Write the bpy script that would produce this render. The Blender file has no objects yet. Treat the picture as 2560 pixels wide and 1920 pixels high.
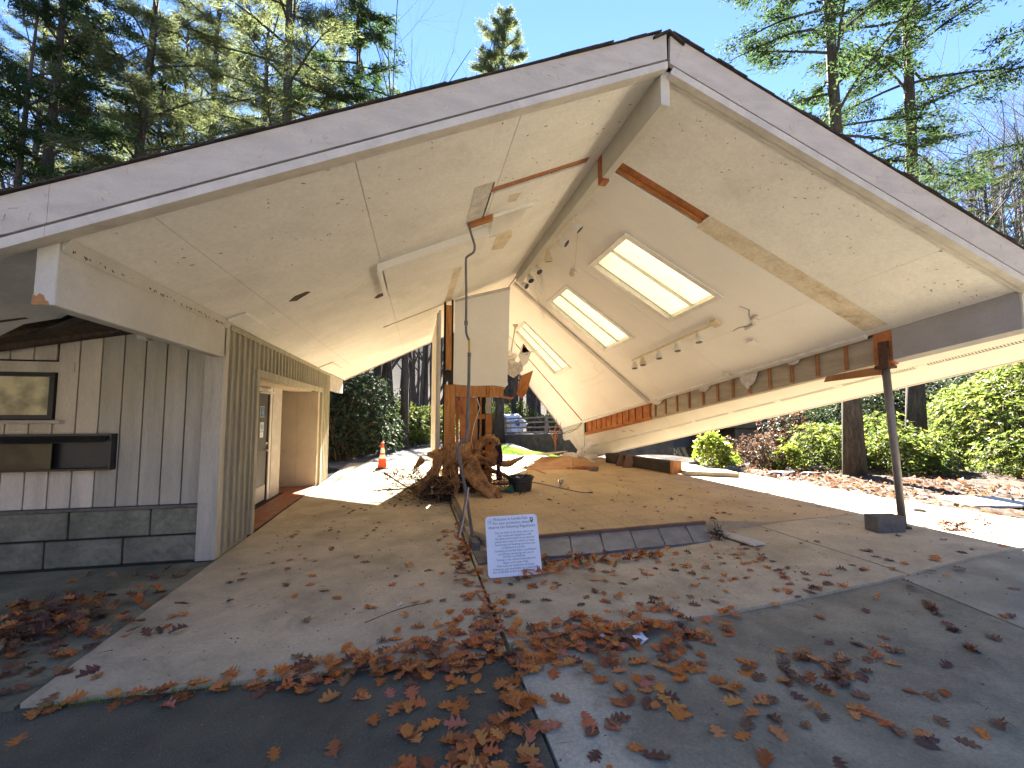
import bpy, bmesh, math, random
import numpy as np
from mathutils import Vector, Matrix, Quaternion
random.seed(7); RNG = np.random.default_rng(11)
sc = bpy.context.scene
COL = sc.collection
R = math.radians

# ---------------------------------------------------------------- camera
cam = bpy.data.objects.new('camera', bpy.data.cameras.new('camera')); COL.objects.link(cam)
cam.data.sensor_width = 36; cam.data.lens = 36 * 1085 / 2560
cam.data.clip_start = .05; cam.data.clip_end = 600
cam.location = (0, 0, 1.6); cam.rotation_euler = (R(94.1), 0, R(-12.6))
sc.camera = cam
# ---------------------------------------------------------------- sky + sun
SUN = Vector((.36, 1.42, 1.0)).normalized()
w = bpy.data.worlds.new('World'); sc.world = w; w.use_nodes = True
nt = w.node_tree; bg = nt.nodes['Background']
sky = nt.nodes.new('ShaderNodeTexSky'); sky.sky_type = 'NISHITA'; sky.sun_disc = False
sky.sun_elevation = math.asin(SUN.z); sky.sun_rotation = math.atan2(SUN.x, SUN.y)
sky.air_density = 0.5; sky.dust_density = 0.0; sky.ozone_density = 4.0; sky.altitude = 1000
nt.links.new(sky.outputs[0], bg.inputs[0]); bg.inputs[1].default_value = 0.05
sun = bpy.data.objects.new('sun', bpy.data.lights.new('sun', 'SUN')); COL.objects.link(sun)
sun.data.energy = 5.0; sun.data.angle = R(.53); sun.data.color = (1, .93, .82)
sun.rotation_euler = SUN.to_track_quat('Z', 'Y').to_euler(); sun.location = (0, 0, 30)
sc.view_settings.view_transform = 'Standard'; sc.view_settings.look = 'None'
sc.view_settings.exposure = 3.88; sc.view_settings.gamma = 1
sc.view_settings.use_curve_mapping = False

# ---------------------------------------------------------------- materials
def N(nt, t, **k):
    n = nt.nodes.new(t)
    for a, b in k.items():
        if a.startswith('i_'): n.inputs[a[2:].replace('_', ' ')].default_value = b
        else: setattr(n, a, b)
    return n
def c4(c): return (c[0], c[1], c[2], 1)
def mat(name, a, b=None, rough=.8, scale=3., stretch=(1, 1, 1), bump=.2, bscale=40., fine=.12, trans=0., tcol=None,
        stain=None, sscale=1.2, samt=.5, metal=0., spec=.3, obj=False, lohi=(.38, .62), speck=None, blotch=0., wear=None, prop=.55):
    """procedural surface: two colours mixed by noise, optional stain colour, speckle, fine grain, bump"""
    m = bpy.data.materials.new(name); m.use_nodes = True; t = m.node_tree; L = t.links.new
    bs = t.nodes['Principled BSDF']; out = t.nodes['Material Output']
    bs.inputs['Roughness'].default_value = rough; bs.inputs['Metallic'].default_value = metal
    bs.inputs['Specular IOR Level'].default_value = spec
    if obj: src = N(t, 'ShaderNodeTexCoord').outputs['Object']
    else: src = N(t, 'ShaderNodeNewGeometry').outputs['Position']
    mp = N(t, 'ShaderNodeMapping'); mp.inputs['Scale'].default_value = stretch; L(src, mp.inputs[0]); src = mp.outputs[0]
    if b is None: b = tuple(x * .8 for x in a)
    n1 = N(t, 'ShaderNodeTexNoise', i_Scale=scale, i_Detail=6., i_Roughness=.62); L(src, n1.inputs['Vector'])
    mr = N(t, 'ShaderNodeMapRange'); mr.inputs[1].default_value = lohi[0]; mr.inputs[2].default_value = lohi[1]
    L(n1.outputs[0], mr.inputs[0])
    mx = N(t, 'ShaderNodeMix', data_type='RGBA'); mx.inputs[6].default_value = c4(a); mx.inputs[7].default_value = c4(b)
    L(mr.outputs[0], mx.inputs[0]); colr = mx.outputs[2]
    if stain is not None:
        n2 = N(t, 'ShaderNodeTexNoise', i_Scale=sscale, i_Detail=9., i_Roughness=.7, i_Distortion=.6); L(src, n2.inputs['Vector'])
        r2 = N(t, 'ShaderNodeMapRange'); r2.inputs[1].default_value = .54; r2.inputs[2].default_value = .76; r2.inputs[4].default_value = samt
        L(n2.outputs[0], r2.inputs[0])
        m2 = N(t, 'ShaderNodeMix', data_type='RGBA'); m2.inputs[7].default_value = c4(stain)
        L(r2.outputs[0], m2.inputs[0]); L(colr, m2.inputs[6]); colr = m2.outputs[2]
    if speck is not None:
        n4 = N(t, 'ShaderNodeTexVoronoi', i_Scale=speck[1]); L(src, n4.inputs['Vector'])
        r4 = N(t, 'ShaderNodeMapRange'); r4.inputs[1].default_value = speck[2]; r4.inputs[2].default_value = speck[2] * .5
        L(n4.outputs['Distance'], r4.inputs[0])
        wn = N(t, 'ShaderNodeMath', operation='GREATER_THAN'); wn.inputs[1].default_value = prop
        sx = N(t, 'ShaderNodeSeparateColor'); L(n4.outputs['Color'], sx.inputs[0]); L(sx.outputs[0], wn.inputs[0])
        ml = N(t, 'ShaderNodeMath', operation='MULTIPLY'); L(r4.outputs[0], ml.inputs[0]); L(wn.outputs[0], ml.inputs[1])
        m4 = N(t, 'ShaderNodeMix', data_type='RGBA'); m4.inputs[7].default_value = c4(speck[0])
        L(ml.outputs[0], m4.inputs[0]); L(colr, m4.inputs[6]); colr = m4.outputs[2]
    if wear is not None:   # worn, paler strip of the surface layer, with a ragged edge
        n5 = N(t, 'ShaderNodeTexNoise', i_Scale=3.2, i_Detail=7., i_Roughness=.7); L(src, n5.inputs['Vector'])
        sx = N(t, 'ShaderNodeSeparateXYZ'); L(src, sx.inputs[0]); a5 = N(t, 'ShaderNodeMath', operation='MULTIPLY_ADD'); a5.inputs[1].default_value = -.9
        L(n5.outputs[0], a5.inputs[0]); L(sx.outputs[0], a5.inputs[2]); r5 = N(t, 'ShaderNodeMapRange'); r5.inputs[1].default_value = wear[1]; r5.inputs[2].default_value = wear[2]; r5.inputs[3].default_value = .85; r5.inputs[4].default_value = 0
        L(a5.outputs[0], r5.inputs[0]); m5 = N(t, 'ShaderNodeMix', data_type='RGBA'); m5.inputs[7].default_value = c4(wear[0]); L(r5.outputs[0], m5.inputs[0]); L(colr, m5.inputs[6]); colr = m5.outputs[2]
    if blotch:
        n6 = N(t, 'ShaderNodeTexNoise', i_Scale=1.7, i_Detail=8., i_Roughness=.72, i_Distortion=.4); L(src, n6.inputs['Vector']); h6 = N(t, 'ShaderNodeHueSaturation'); r6 = N(t, 'ShaderNodeMapRange')
        r6.inputs[1].default_value = .35; r6.inputs[2].default_value = .65; r6.inputs[3].default_value = 1 - blotch; r6.inputs[4].default_value = 1 + blotch; L(n6.outputs[0], r6.inputs[0]); L(r6.outputs[0], h6.inputs['Value']); L(colr, h6.inputs['Color']); colr = h6.outputs[0]
    n3 = N(t, 'ShaderNodeTexNoise', i_Scale=bscale, i_Detail=5., i_Roughness=.7); L(src, n3.inputs['Vector'])
    if fine:
        hv = N(t, 'ShaderNodeHueSaturation'); r3 = N(t, 'ShaderNodeMapRange')
        r3.inputs[1].default_value = .3; r3.inputs[2].default_value = .7
        r3.inputs[3].default_value = 1 - fine * 1.6; r3.inputs[4].default_value = 1 + fine * 1.6
        L(n3.outputs[0], r3.inputs[0]); L(r3.outputs[0], hv.inputs['Value']); L(colr, hv.inputs['Color']); colr = hv.outputs[0]
    L(colr, bs.inputs['Base Color'])
    if bump:
        bp = N(t, 'ShaderNodeBump'); bp.inputs['Strength'].default_value = bump; bp.inputs['Distance'].default_value = .02
        L(n3.outputs[0], bp.inputs['Height']); L(bp.outputs[0], bs.inputs['Normal'])
    if trans:
        tr = N(t, 'ShaderNodeBsdfTranslucent'); ms = N(t, 'ShaderNodeMixShader'); ms.inputs[0].default_value = trans
        if tcol: tr.inputs[0].default_value = c4(tcol)
        else: L(colr, tr.inputs[0])
        L(bs.outputs[0], ms.inputs[1]); L(tr.outputs[0], ms.inputs[2]); L(ms.outputs[0], out.inputs[0])
    return m
def leafmat(name, cols, trans=.45, rough=.5, spec=.4, gain=2.2):
    """leaf colour picked per piece (random per island)"""
    m = bpy.data.materials.new(name); m.use_nodes = True; t = m.node_tree; L = t.links.new
    bs = t.nodes['Principled BSDF']; out = t.nodes['Material Output']
    bs.inputs['Roughness'].default_value = rough; bs.inputs['Specular IOR Level'].default_value = spec
    g = N(t, 'ShaderNodeNewGeometry'); oi = N(t, 'ShaderNodeObjectInfo')
    ad = N(t, 'ShaderNodeMath', operation='ADD'); fr = N(t, 'ShaderNodeMath', operation='FRACT')
    L(g.outputs['Random Per Island'], ad.inputs[0]); L(oi.outputs['Random'], ad.inputs[1]); L(ad.outputs[0], fr.inputs[0])
    cr = N(t, 'ShaderNodeValToRGB'); e = cr.color_ramp.elements
    while len(e) < len(cols): e.new(.5)
    for i, c in enumerate(cols): e[i].position = i / max(1, len(cols) - 1); e[i].color = c4(c)
    L(fr.outputs[0], cr.inputs[0])
    nz = N(t, 'ShaderNodeTexNoise', i_Scale=60., i_Detail=4.); tc = N(t, 'ShaderNodeTexCoord'); L(tc.outputs['Object'], nz.inputs['Vector'])
    hv = N(t, 'ShaderNodeHueSaturation'); r3 = N(t, 'ShaderNodeMapRange'); r3.inputs[1].default_value = .3; r3.inputs[2].default_value = .7
    r3.inputs[3].default_value = .6; r3.inputs[4].default_value = 1.3
    L(nz.outputs[0], r3.inputs[0]); L(r3.outputs[0], hv.inputs['Value']); L(cr.outputs[0], hv.inputs['Color'])
    L(hv.outputs[0], bs.inputs['Base Color'])
    if trans:
        h2 = N(t, 'ShaderNodeHueSaturation'); h2.inputs['Value'].default_value = gain; L(hv.outputs[0], h2.inputs['Color'])
        tr = N(t, 'ShaderNodeBsdfTranslucent'); L(h2.outputs[0], tr.inputs[0])
        ms = N(t, 'ShaderNodeMixShader'); ms.inputs[0].default_value = trans
        L(bs.outputs[0], ms.inputs[1]); L(tr.outputs[0], ms.inputs[2]); L(ms.outputs[0], out.inputs[0])
    return m
M = {}
M['ceiling'] = mat('ceiling_paint', (.78, .755, .705), (.72, .70, .65), rough=.75, scale=1.3, stretch=(1, 1, 1), bump=.1, bscale=25, fine=.05, stain=(.36, .30, .22), sscale=.9, samt=.28, blotch=.05)
M['ceiling_in'] = mat('plasterboard_paint', (.80, .775, .73), (.76, .735, .69), rough=.8, scale=1., bump=.05, bscale=30, fine=.02, stain=(.45, .37, .26), sscale=1.1, samt=.16)
M['fascia'] = mat('weathered_white_paint', (.50, .455, .40), (.43, .39, .345), rough=.6, scale=3, stretch=(1, 1, 3), bump=.15, bscale=60, fine=.06, stain=(.30, .29, .25), sscale=2.5, samt=.6)
M['fascia_trim'] = mat('white_trim_paint', (.56, .52, .46), (.46, .43, .38), rough=.6, scale=5, bump=.1, fine=.06, stain=(.28, .24, .2), sscale=4, samt=.5)
M['beam'] = mat('cream_beam_paint', (.52, .50, .44), (.46, .44, .38), rough=.65, scale=2, bump=.1, bscale=50, fine=.04, stain=(.3, .26, .2), sscale=3, samt=.3)
M['greybeam'] = mat('grey_beam_paint', (.36, .345, .33), (.32, .305, .29), rough=.7, scale=2, bump=.1, fine=.04)
M['siding'] = mat('green_grey_stain', (.42, .385, .28), (.32, .295, .22), rough=.75, scale=2.2, stretch=(3, 3, .35), bump=.25, bscale=40, fine=.09, stain=(.42, .43, .42), sscale=1.0, samt=.6)
M['siding_white'] = mat('whitewashed_siding', (.74, .66, .55), (.58, .52, .43), rough=.75, scale=1.5, stretch=(2, 2, .4), bump=.25, bscale=40, fine=.07, stain=(.25, .22, .17), sscale=1.6, samt=.45)
M['siding_front'] = mat('grey_front_boards', (.52, .48, .40), (.40, .375, .31), rough=.75, scale=2.2, stretch=(3, 3, .35), bump=.25, bscale=40, fine=.08, stain=(.66, .60, .52), sscale=1.0, samt=.5)
M['void'] = mat('gap_shade_and_wire_black', (.018, .016, .014), rough=.95, bump=0, fine=0)  # near black painted into gaps as their shade, also colours the wires
M['deckwood'] = mat('old_roof_deck', (.12, .085, .06), (.07, .05, .04), rough=.9, scale=5, stretch=(6, 1, 1), bump=.3)
M['orange'] = mat('raw_fir', (.42, .175, .05), (.30, .105, .028), rough=.7, scale=3.5, stretch=(.6, .6, .6), bump=.2, bscale=25, fine=.12, stain=(.16, .05, .02), sscale=5, samt=.5)
M['fir_v'] = mat('raw_fir_post', (.50, .235, .08), (.37, .15, .045), rough=.7, scale=8, stretch=(3, 3, .3), bump=.2, bscale=25, fine=.12, stain=(.14, .055, .02), sscale=6, samt=.7)
M['redwood'] = mat('damp_red_fir', (.45, .17, .055), (.30, .095, .03), rough=.6, scale=5, stretch=(1, 1, 1), bump=.2, bscale=30, fine=.12, stain=(.07, .02, .01), sscale=5, samt=.6)
M['greyply'] = mat('grey_plywood', (.42, .36, .27), (.34, .285, .215), rough=.9, scale=4, stretch=(1, .4, 3), bump=.2, bscale=50, fine=.08)
M['stud'] = mat('stud_lumber', (.36, .18, .075), (.28, .12, .05), rough=.8, scale=6, bump=.2, fine=.1)
M['paper'] = mat('torn_gypsum', (.62, .60, .57), (.48, .44, .39), rough=.9, scale=8, bump=.3, fine=.1)
M['stone'] = mat('green_grey_stone', (.225, .22, .16), (.15, .147, .108), rough=.75, scale=3.5, bump=.6, bscale=16, fine=.16, stain=(.27, .26, .21), sscale=3, samt=.6)
M['mortar'] = mat('dark_mortar', (.05, .047, .042), (.035, .033, .03), rough=.95, scale=9, bump=.6, bscale=60)
M['shingle'] = mat('asphalt_shingle', (.055, .045, .042), (.03, .025, .025), rough=.95, scale=12, bump=.6, bscale=120, fine=.2)
M['steel'] = mat('scuffed_steel', (.21, .185, .16), (.11, .10, .09), rough=.5, scale=5, stretch=(2, 2, .5), bump=.1, metal=.25, spec=.5, fine=.15, stain=(.28, .27, .27), sscale=4, samt=.6)
M['rust'] = mat('rusty_bracket', (.07, .05, .04), (.12, .06, .035), rough=.8, scale=20, metal=.3)
M['conduit'] = mat('grey_conduit', (.16, .15, .145), (.12, .115, .11), rough=.55, scale=6, bump=.05, fine=.05)
M['yellow'] = mat('yellow_tape', (.65, .42, .04), rough=.5, bump=0)
M['white'] = mat('white_enamel', (.72, .70, .66), (.64, .61, .56), rough=.35, scale=8, bump=.0, fine=.03, spec=.5)
M['cream'] = mat('cream_plastic', (.62, .53, .36), (.55, .45, .28), rough=.5, scale=8, bump=0)
M['black'] = mat('black_plastic', (.012, .012, .013), (.018, .018, .018), rough=.5, bump=.05, spec=.4)
M['darkmetal'] = mat('dark_bronze_metal', (.02, .021, .024), (.028, .028, .03), rough=.35, bump=0, spec=.5)
M['door'] = mat('dark_grey_door', (.055, .052, .05), (.08, .075, .07), rough=.5, scale=3, stretch=(1, 1, .5), bump=.05, fine=.08, stain=(.15, .13, .11), sscale=2, samt=.4)
M['tanwall'] = mat('tan_alcove_wall', (.50, .42, .31), (.45, .37, .27), rough=.85, scale=2, bump=.05, fine=.03, stain=(.2, .15, .1), sscale=1.5, samt=.35)
M['terra'] = mat('terracotta', (.30, .115, .055), (.22, .075, .038), rough=.45, scale=5, bump=.1, fine=.1, stain=(.08, .05, .04), sscale=4, samt=.6)
M['concrete_tan'] = mat('tan_walkway_concrete', (.50, .415, .285), (.41, .342, .23), rough=.9, scale=1.3, bump=.35, bscale=45, fine=.09, stain=(.16, .125, .09), sscale=.8, samt=.55, speck=((.5, .46, .4), 60, .12), blotch=.16)
M['oldwood'] = mat('silvered_log', (.30, .26, .21), (.2, .17, .14), rough=.9, scale=6, bump=.4)
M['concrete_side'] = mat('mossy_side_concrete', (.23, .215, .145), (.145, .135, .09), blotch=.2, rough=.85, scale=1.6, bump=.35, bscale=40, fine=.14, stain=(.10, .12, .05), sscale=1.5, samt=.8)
M['apron'] = mat('worn_grey_concrete', (.285, .25, .172), (.208, .184, .126), rough=.85, scale=2, bump=.3, bscale=60, fine=.13, stain=(.11, .095, .075), sscale=1.1, samt=.7, speck=((.22, .2, .17), 45, .16), blotch=.2, wear=((.43, .385, .29), .52, .72))
M['apron_light'] = mat('pale_grey_concrete', (.345, .31, .225), (.26, .235, .17), blotch=.12, rough=.85, scale=2, bump=.3, bscale=60, fine=.1, stain=(.1, .1, .1), sscale=1.4, samt=.5)
M['asphalt'] = mat('asphalt', (.138, .13, .092), (.098, .093, .067), rough=.9, scale=2, bump=.8, bscale=110, fine=.2, stain=(.06, .055, .05), sscale=1.6, samt=.4, speck=((.34, .31, .27), 70, .2), prop=.7, blotch=.12)
M['tile'] = mat('blue_grey_tile', (.20, .205, .215), (.14, .145, .155), rough=.4, scale=6, bump=.08, fine=.1, stain=(.3, .28, .26), sscale=3, samt=.5, spec=.5)
M['grout'] = mat('old_grout', (.3, .27, .22), rough=.95, bump=.4)
M['slate'] = mat('broken_slate', (.12, .115, .11), (.17, .155, .14), rough=.8, scale=9, bump=.5, bscale=20)
M['dirt'] = mat('trampled_dirt', (.085, .062, .044), (.05, .037, .027), rough=1, scale=1.1, bump=1., bscale=14, fine=.25, stain=(.05, .037, .027), sscale=.7, samt=.8, speck=((.17, .15, .125), 22, .25))
M['duff'] = mat('leaf_strewn_earth', (.045, .036, .029), (.028, .024, .02), rough=1, scale=1.5, bump=1., bscale=12, fine=.3, stain=(.07, .042, .026), sscale=2.5, samt=.8)
M['gravel'] = mat('bounce_yard_gravel', (.44, .39, .31), (.33, .30, .25), rough=1, scale=1.5, bump=.8, bscale=40, fine=.2)
M['path'] = mat('worn_path', (.155, .145, .135), (.11, .10, .095), rough=.95, scale=1, bump=.4, bscale=30, fine=.1, stain=(.07, .06, .05), sscale=1, samt=.6)
M['water'] = mat('creek_water', (.012, .018, .018), (.02, .028, .024), rough=.12, scale=1.5, bump=.4, bscale=5, fine=0, spec=.6)
M['bridgec'] = mat('stained_bridge_concrete', (.24, .19, .13), (.15, .125, .09), rough=.9, scale=1.5, bump=.4, bscale=14, fine=.12, stain=(.05, .045, .035), sscale=1.1, samt=.9)
M['wallc'] = mat('lichen_wall_concrete', (.20, .165, .115), (.11, .09, .065), rough=.95, scale=2.5, bump=.6, bscale=14, fine=.2, stain=(.28, .26, .22), sscale=2.5, samt=.7)
M['root'] = mat('weathered_root', (.42, .22, .09), (.25, .12, .045), rough=.75, scale=7, bump=1., bscale=26, fine=.3, stain=(.045, .022, .012), sscale=7, samt=.8, obj=True)
M['twig'] = mat('twig_bark', (.14, .09, .055), (.08, .05, .033), rough=.9, scale=12, bump=.3)
M['soil'] = mat('root_soil', (.035, .025, .018), (.02, .014, .01), rough=1, scale=9, bump=.9, bscale=30)
M['purple'] = mat('dark_purple_cloth', (.035, .012, .03), (.02, .008, .02), rough=.9, bump=.2)
M['bucket'] = mat('black_bucket', (.018, .019, .022), (.026, .027, .03), rough=.5, scale=8, bump=.08, spec=.4)
M['green'] = mat('green_plastic', (.01, .09, .05), rough=.5, bump=0)
M['board'] = mat('fallen_white_board', (.66, .62, .56), (.55, .49, .42), rough=.7, scale=2, bump=.1, fine=.05, stain=(.35, .25, .15), sscale=2, samt=.5)
M['tanboard'] = mat('tan_hardboard', (.48, .28, .14), (.38, .2, .1), rough=.7, scale=3, bump=.1)
M['brownpanel'] = mat('brown_panel', (.17, .10, .07), (.13, .075, .05), rough=.7, scale=3, bump=.1)
M['char'] = mat('black_membrane', (.018, .015, .014), (.045, .033, .022), rough=.6, scale=4, bump=.4)
M['sign'] = mat('sign_enamel', (.74, .77, .84), (.70, .73, .80), rough=.4, scale=2, bump=0, fine=.02, spec=.5)
M['ink'] = mat('grey_ink', (.08, .085, .11), rough=.6, bump=0, fine=0)
M['brownink'] = mat('arrowhead_brown', (.13, .05, .025), rough=.6, bump=0, fine=0)
M['paleink'] = mat('pale_ink', (.38, .43, .55), rough=.6, bump=0, fine=0)
M['blue'] = mat('blue_plaque', (.03, .15, .33), rough=.5, bump=0, fine=0)
M['orangecone'] = mat('cone_orange', (.75, .09, .02), (.65, .07, .015), rough=.5, bump=0)
M['reflect'] = mat('cone_reflector', (.75, .74, .70), rough=.4, bump=0)
M['bark'] = mat('grey_brown_bark', (.085, .072, .055), (.045, .037, .028), rough=.95, scale=5, stretch=(3, 3, .5), bump=1., bscale=16, fine=.3, stain=(.13, .135, .1), sscale=2, samt=.6, obj=True)
M['barklight'] = mat('pale_grey_bark', (.13, .115, .10), (.08, .07, .06), rough=.95, scale=5, stretch=(2, 2, .5), bump=.6, bscale=16, fine=.2, obj=True)
M['hemlock'] = leafmat('hemlock_spray', [(.02, .04, .014), (.03, .06, .018), (.045, .075, .022), (.02, .04, .02), (.065, .085, .025)], trans=.4, gain=1.8, rough=.8, spec=.1)
M['pine'] = leafmat('pine_needles', [(.06, .085, .03), (.10, .12, .045), (.12, .135, .06), (.065, .095, .045), (.15, .14, .05)], trans=.45, gain=1.8, rough=.8, spec=.1)
M['rhodo'] = leafmat('rhododendron_leaf', [(.045, .065, .015), (.08, .115, .02), (.03, .047, .017), (.125, .145, .025), (.06, .095, .022), (.18, .15, .03)], trans=.48, rough=.55, spec=.3, gain=2.5)
M['rhodo_lime'] = leafmat('lime_leaf', [(.11, .15, .02), (.15, .19, .02), (.09, .13, .02), (.2, .2, .03)], trans=.5, rough=.35, gain=2.3)
M['laurel'] = leafmat('dark_laurel_leaf', [(.018, .03, .012), (.028, .045, .018), (.04, .06, .022), (.015, .024, .012)], trans=.3, rough=.6, spec=.22)
M['dryleaf'] = leafmat('withered_leaf', [(.085, .042, .024), (.11, .055, .027), (.065, .034, .024), (.13, .08, .042)], trans=.4)
M['oak'] = leafmat('oak_leaf', [(.50, .165, .04), (.58, .21, .05), (.34, .11, .035), (.50, .17, .04), (.62, .29, .08), (.24, .08, .04), (.54, .19, .06), (.58, .26, .10)], trans=.2, rough=.7, spec=.25, gain=1.5)
M['oak_red'] = leafmat('red_oak_leaf', [(.50, .13, .04), (.55, .17, .06), (.46, .17, .12)], trans=.2, rough=.65, spec=.25, gain=1.5)
M['oak_dark'] = leafmat('dark_oak_leaf', [(.11, .045, .035), (.15, .06, .04), (.09, .05, .045)], trans=.15, rough=.6, gain=1.5)
M['oak_wet'] = leafmat('wet_oak_leaf', [(.15, .065, .04), (.20, .09, .05), (.11, .055, .04), (.26, .14, .065)], trans=.1, rough=.55, gain=1.4)
M['grass'] = leafmat('grass_blade', [(.09, .16, .02), (.13, .2, .025), (.06, .11, .02), (.2, .22, .05)], trans=.45, gain=2.2)

def painted_pane(name, col, rough=.05):
    m = bpy.data.materials.new(name); m.use_nodes = True; b = m.node_tree.nodes['Principled BSDF']
    t = m.node_tree; nz = N(t, 'ShaderNodeTexNoise', i_Scale=3., i_Detail=5.); g = N(t, 'ShaderNodeNewGeometry')
    t.links.new(g.outputs['Position'], nz.inputs['Vector'])
    mx = N(t, 'ShaderNodeMix', data_type='RGBA'); mx.inputs[6].default_value = c4(col); mx.inputs[7].default_value = c4(tuple(x * .45 for x in col))
    mr = N(t, 'ShaderNodeMapRange'); mr.inputs[1].default_value = .42; mr.inputs[2].default_value = .58; t.links.new(nz.outputs[0], mr.inputs[0])
    t.links.new(mr.outputs[0], mx.inputs[0]); t.links.new(mx.outputs[2], b.inputs['Base Color'])
    b.inputs['Roughness'].default_value = rough; b.inputs['Specular IOR Level'].default_value = .35
    return m
M['winglass'] = painted_pane('opaque_cream_window_pane', (.80, .72, .46), .25)  # opaque pane, the bright cream view is painted into its colour
M['caseglass'] = painted_pane('painted_reflection_case_pane', (.10, .075, .03), .3)  # opaque pane, foliage reflection painted in as mottled brown
def diffuser():
    m = bpy.data.materials.new('skylight_diffuser'); m.use_nodes = True; t = m.node_tree
    b = t.nodes['Principled BSDF']; b.inputs['Base Color'].default_value = (.45, .41, .30, 1); b.inputs['Roughness'].default_value = .5
    tr = N(t, 'ShaderNodeBsdfTranslucent'); tr.inputs[0].default_value = (.42, .39, .29, 1)
    nz = N(t, 'ShaderNodeTexNoise', i_Scale=4., i_Detail=4.); ms = N(t, 'ShaderNodeMixShader')
    mr = N(t, 'ShaderNodeMapRange'); mr.inputs[3].default_value = .78; mr.inputs[4].default_value = .95
    g = N(t, 'ShaderNodeNewGeometry'); t.links.new(g.outputs['Position'], nz.inputs['Vector']); t.links.new(nz.outputs[0], mr.inputs[0])
    t.links.new(mr.outputs[0], ms.inputs[0]); t.links.new(b.outputs[0], ms.inputs[1]); t.links.new(tr.outputs[0], ms.inputs[2])
    t.links.new(ms.outputs[0], t.nodes['Material Output'].inputs[0]); return m
M['diffuser'] = diffuser()
def film():
    m = bpy.data.materials.new('torn_plastic_film'); m.use_nodes = True; t = m.node_tree
    tr = N(t, 'ShaderNodeBsdfTransparent'); b = t.nodes['Principled BSDF']; b.inputs['Base Color'].default_value = (.7, .69, .66, 1); b.inputs['Roughness'].default_value = .25
    ms = N(t, 'ShaderNodeMixShader'); ms.inputs[0].default_value = .4
    t.links.new(tr.outputs[0], ms.inputs[1]); t.links.new(b.outputs[0], ms.inputs[2]); t.links.new(ms.outputs[0], t.nodes['Material Output'].inputs[0]); return m
M['film'] = film()
def gridfloor():
    """tan slab that still shows the grid of the floor tiles once glued to it (flat print)"""
    m = mat('adhesive_stained_floor', (.53, .39, .22), (.43, .315, .18), rough=.8, scale=1.1, bump=.25, bscale=30, fine=.09, stain=(.30, .19, .09), sscale=.9, samt=.6)
    t = m.node_tree; L = t.links.new; bs = t.nodes['Principled BSDF']
    link = [l for l in t.links if l.to_node == bs and l.to_socket.name == 'Base Color'][0]; src = link.from_socket
    g = N(t, 'ShaderNodeNewGeometry'); br = N(t, 'ShaderNodeTexBrick'); br.offset = 0; br.squash = 1
    br.inputs['Scale'].default_value = 1; br.inputs['Brick Width'].default_value = .305; br.inputs['Row Height'].default_value = .305
    br.inputs['Mortar Size'].default_value = .012; br.inputs['Mortar Smooth'].default_value = .6
    nd = N(t, 'ShaderNodeTexNoise', i_Scale=2.5, i_Detail=3.); va = N(t, 'ShaderNodeVectorMath', operation='MULTIPLY_ADD')
    va.inputs[1].default_value = (.05, .05, 0); L(g.outputs['Position'], nd.inputs['Vector']); L(nd.outputs['Color'], va.inputs[0]); L(g.outputs['Position'], va.inputs[2])
    L(va.outputs[0], br.inputs['Vector'])
    nz = N(t, 'ShaderNodeTexNoise', i_Scale=.55, i_Detail=3.); L(g.outputs['Position'], nz.inputs['Vector'])
    mr = N(t, 'ShaderNodeMapRange'); mr.inputs[1].default_value = .45; mr.inputs[2].default_value = .6; mr.inputs[4].default_value = .38; L(nz.outputs[0], mr.inputs[0])
    ml = N(t, 'ShaderNodeMath', operation='MULTIPLY'); L(br.outputs['Fac'], ml.inputs[0]); L(mr.outputs[0], ml.inputs[1])
    mx = N(t, 'ShaderNodeMix', data_type='RGBA'); mx.inputs[7].default_value = (.20, .12, .055, 1)
    L(ml.outputs[0], mx.inputs[0]); L(src, mx.inputs[6]); L(mx.outputs[2], bs.inputs['Base Color'])
    return m
M['floor'] = gridfloor()

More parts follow.
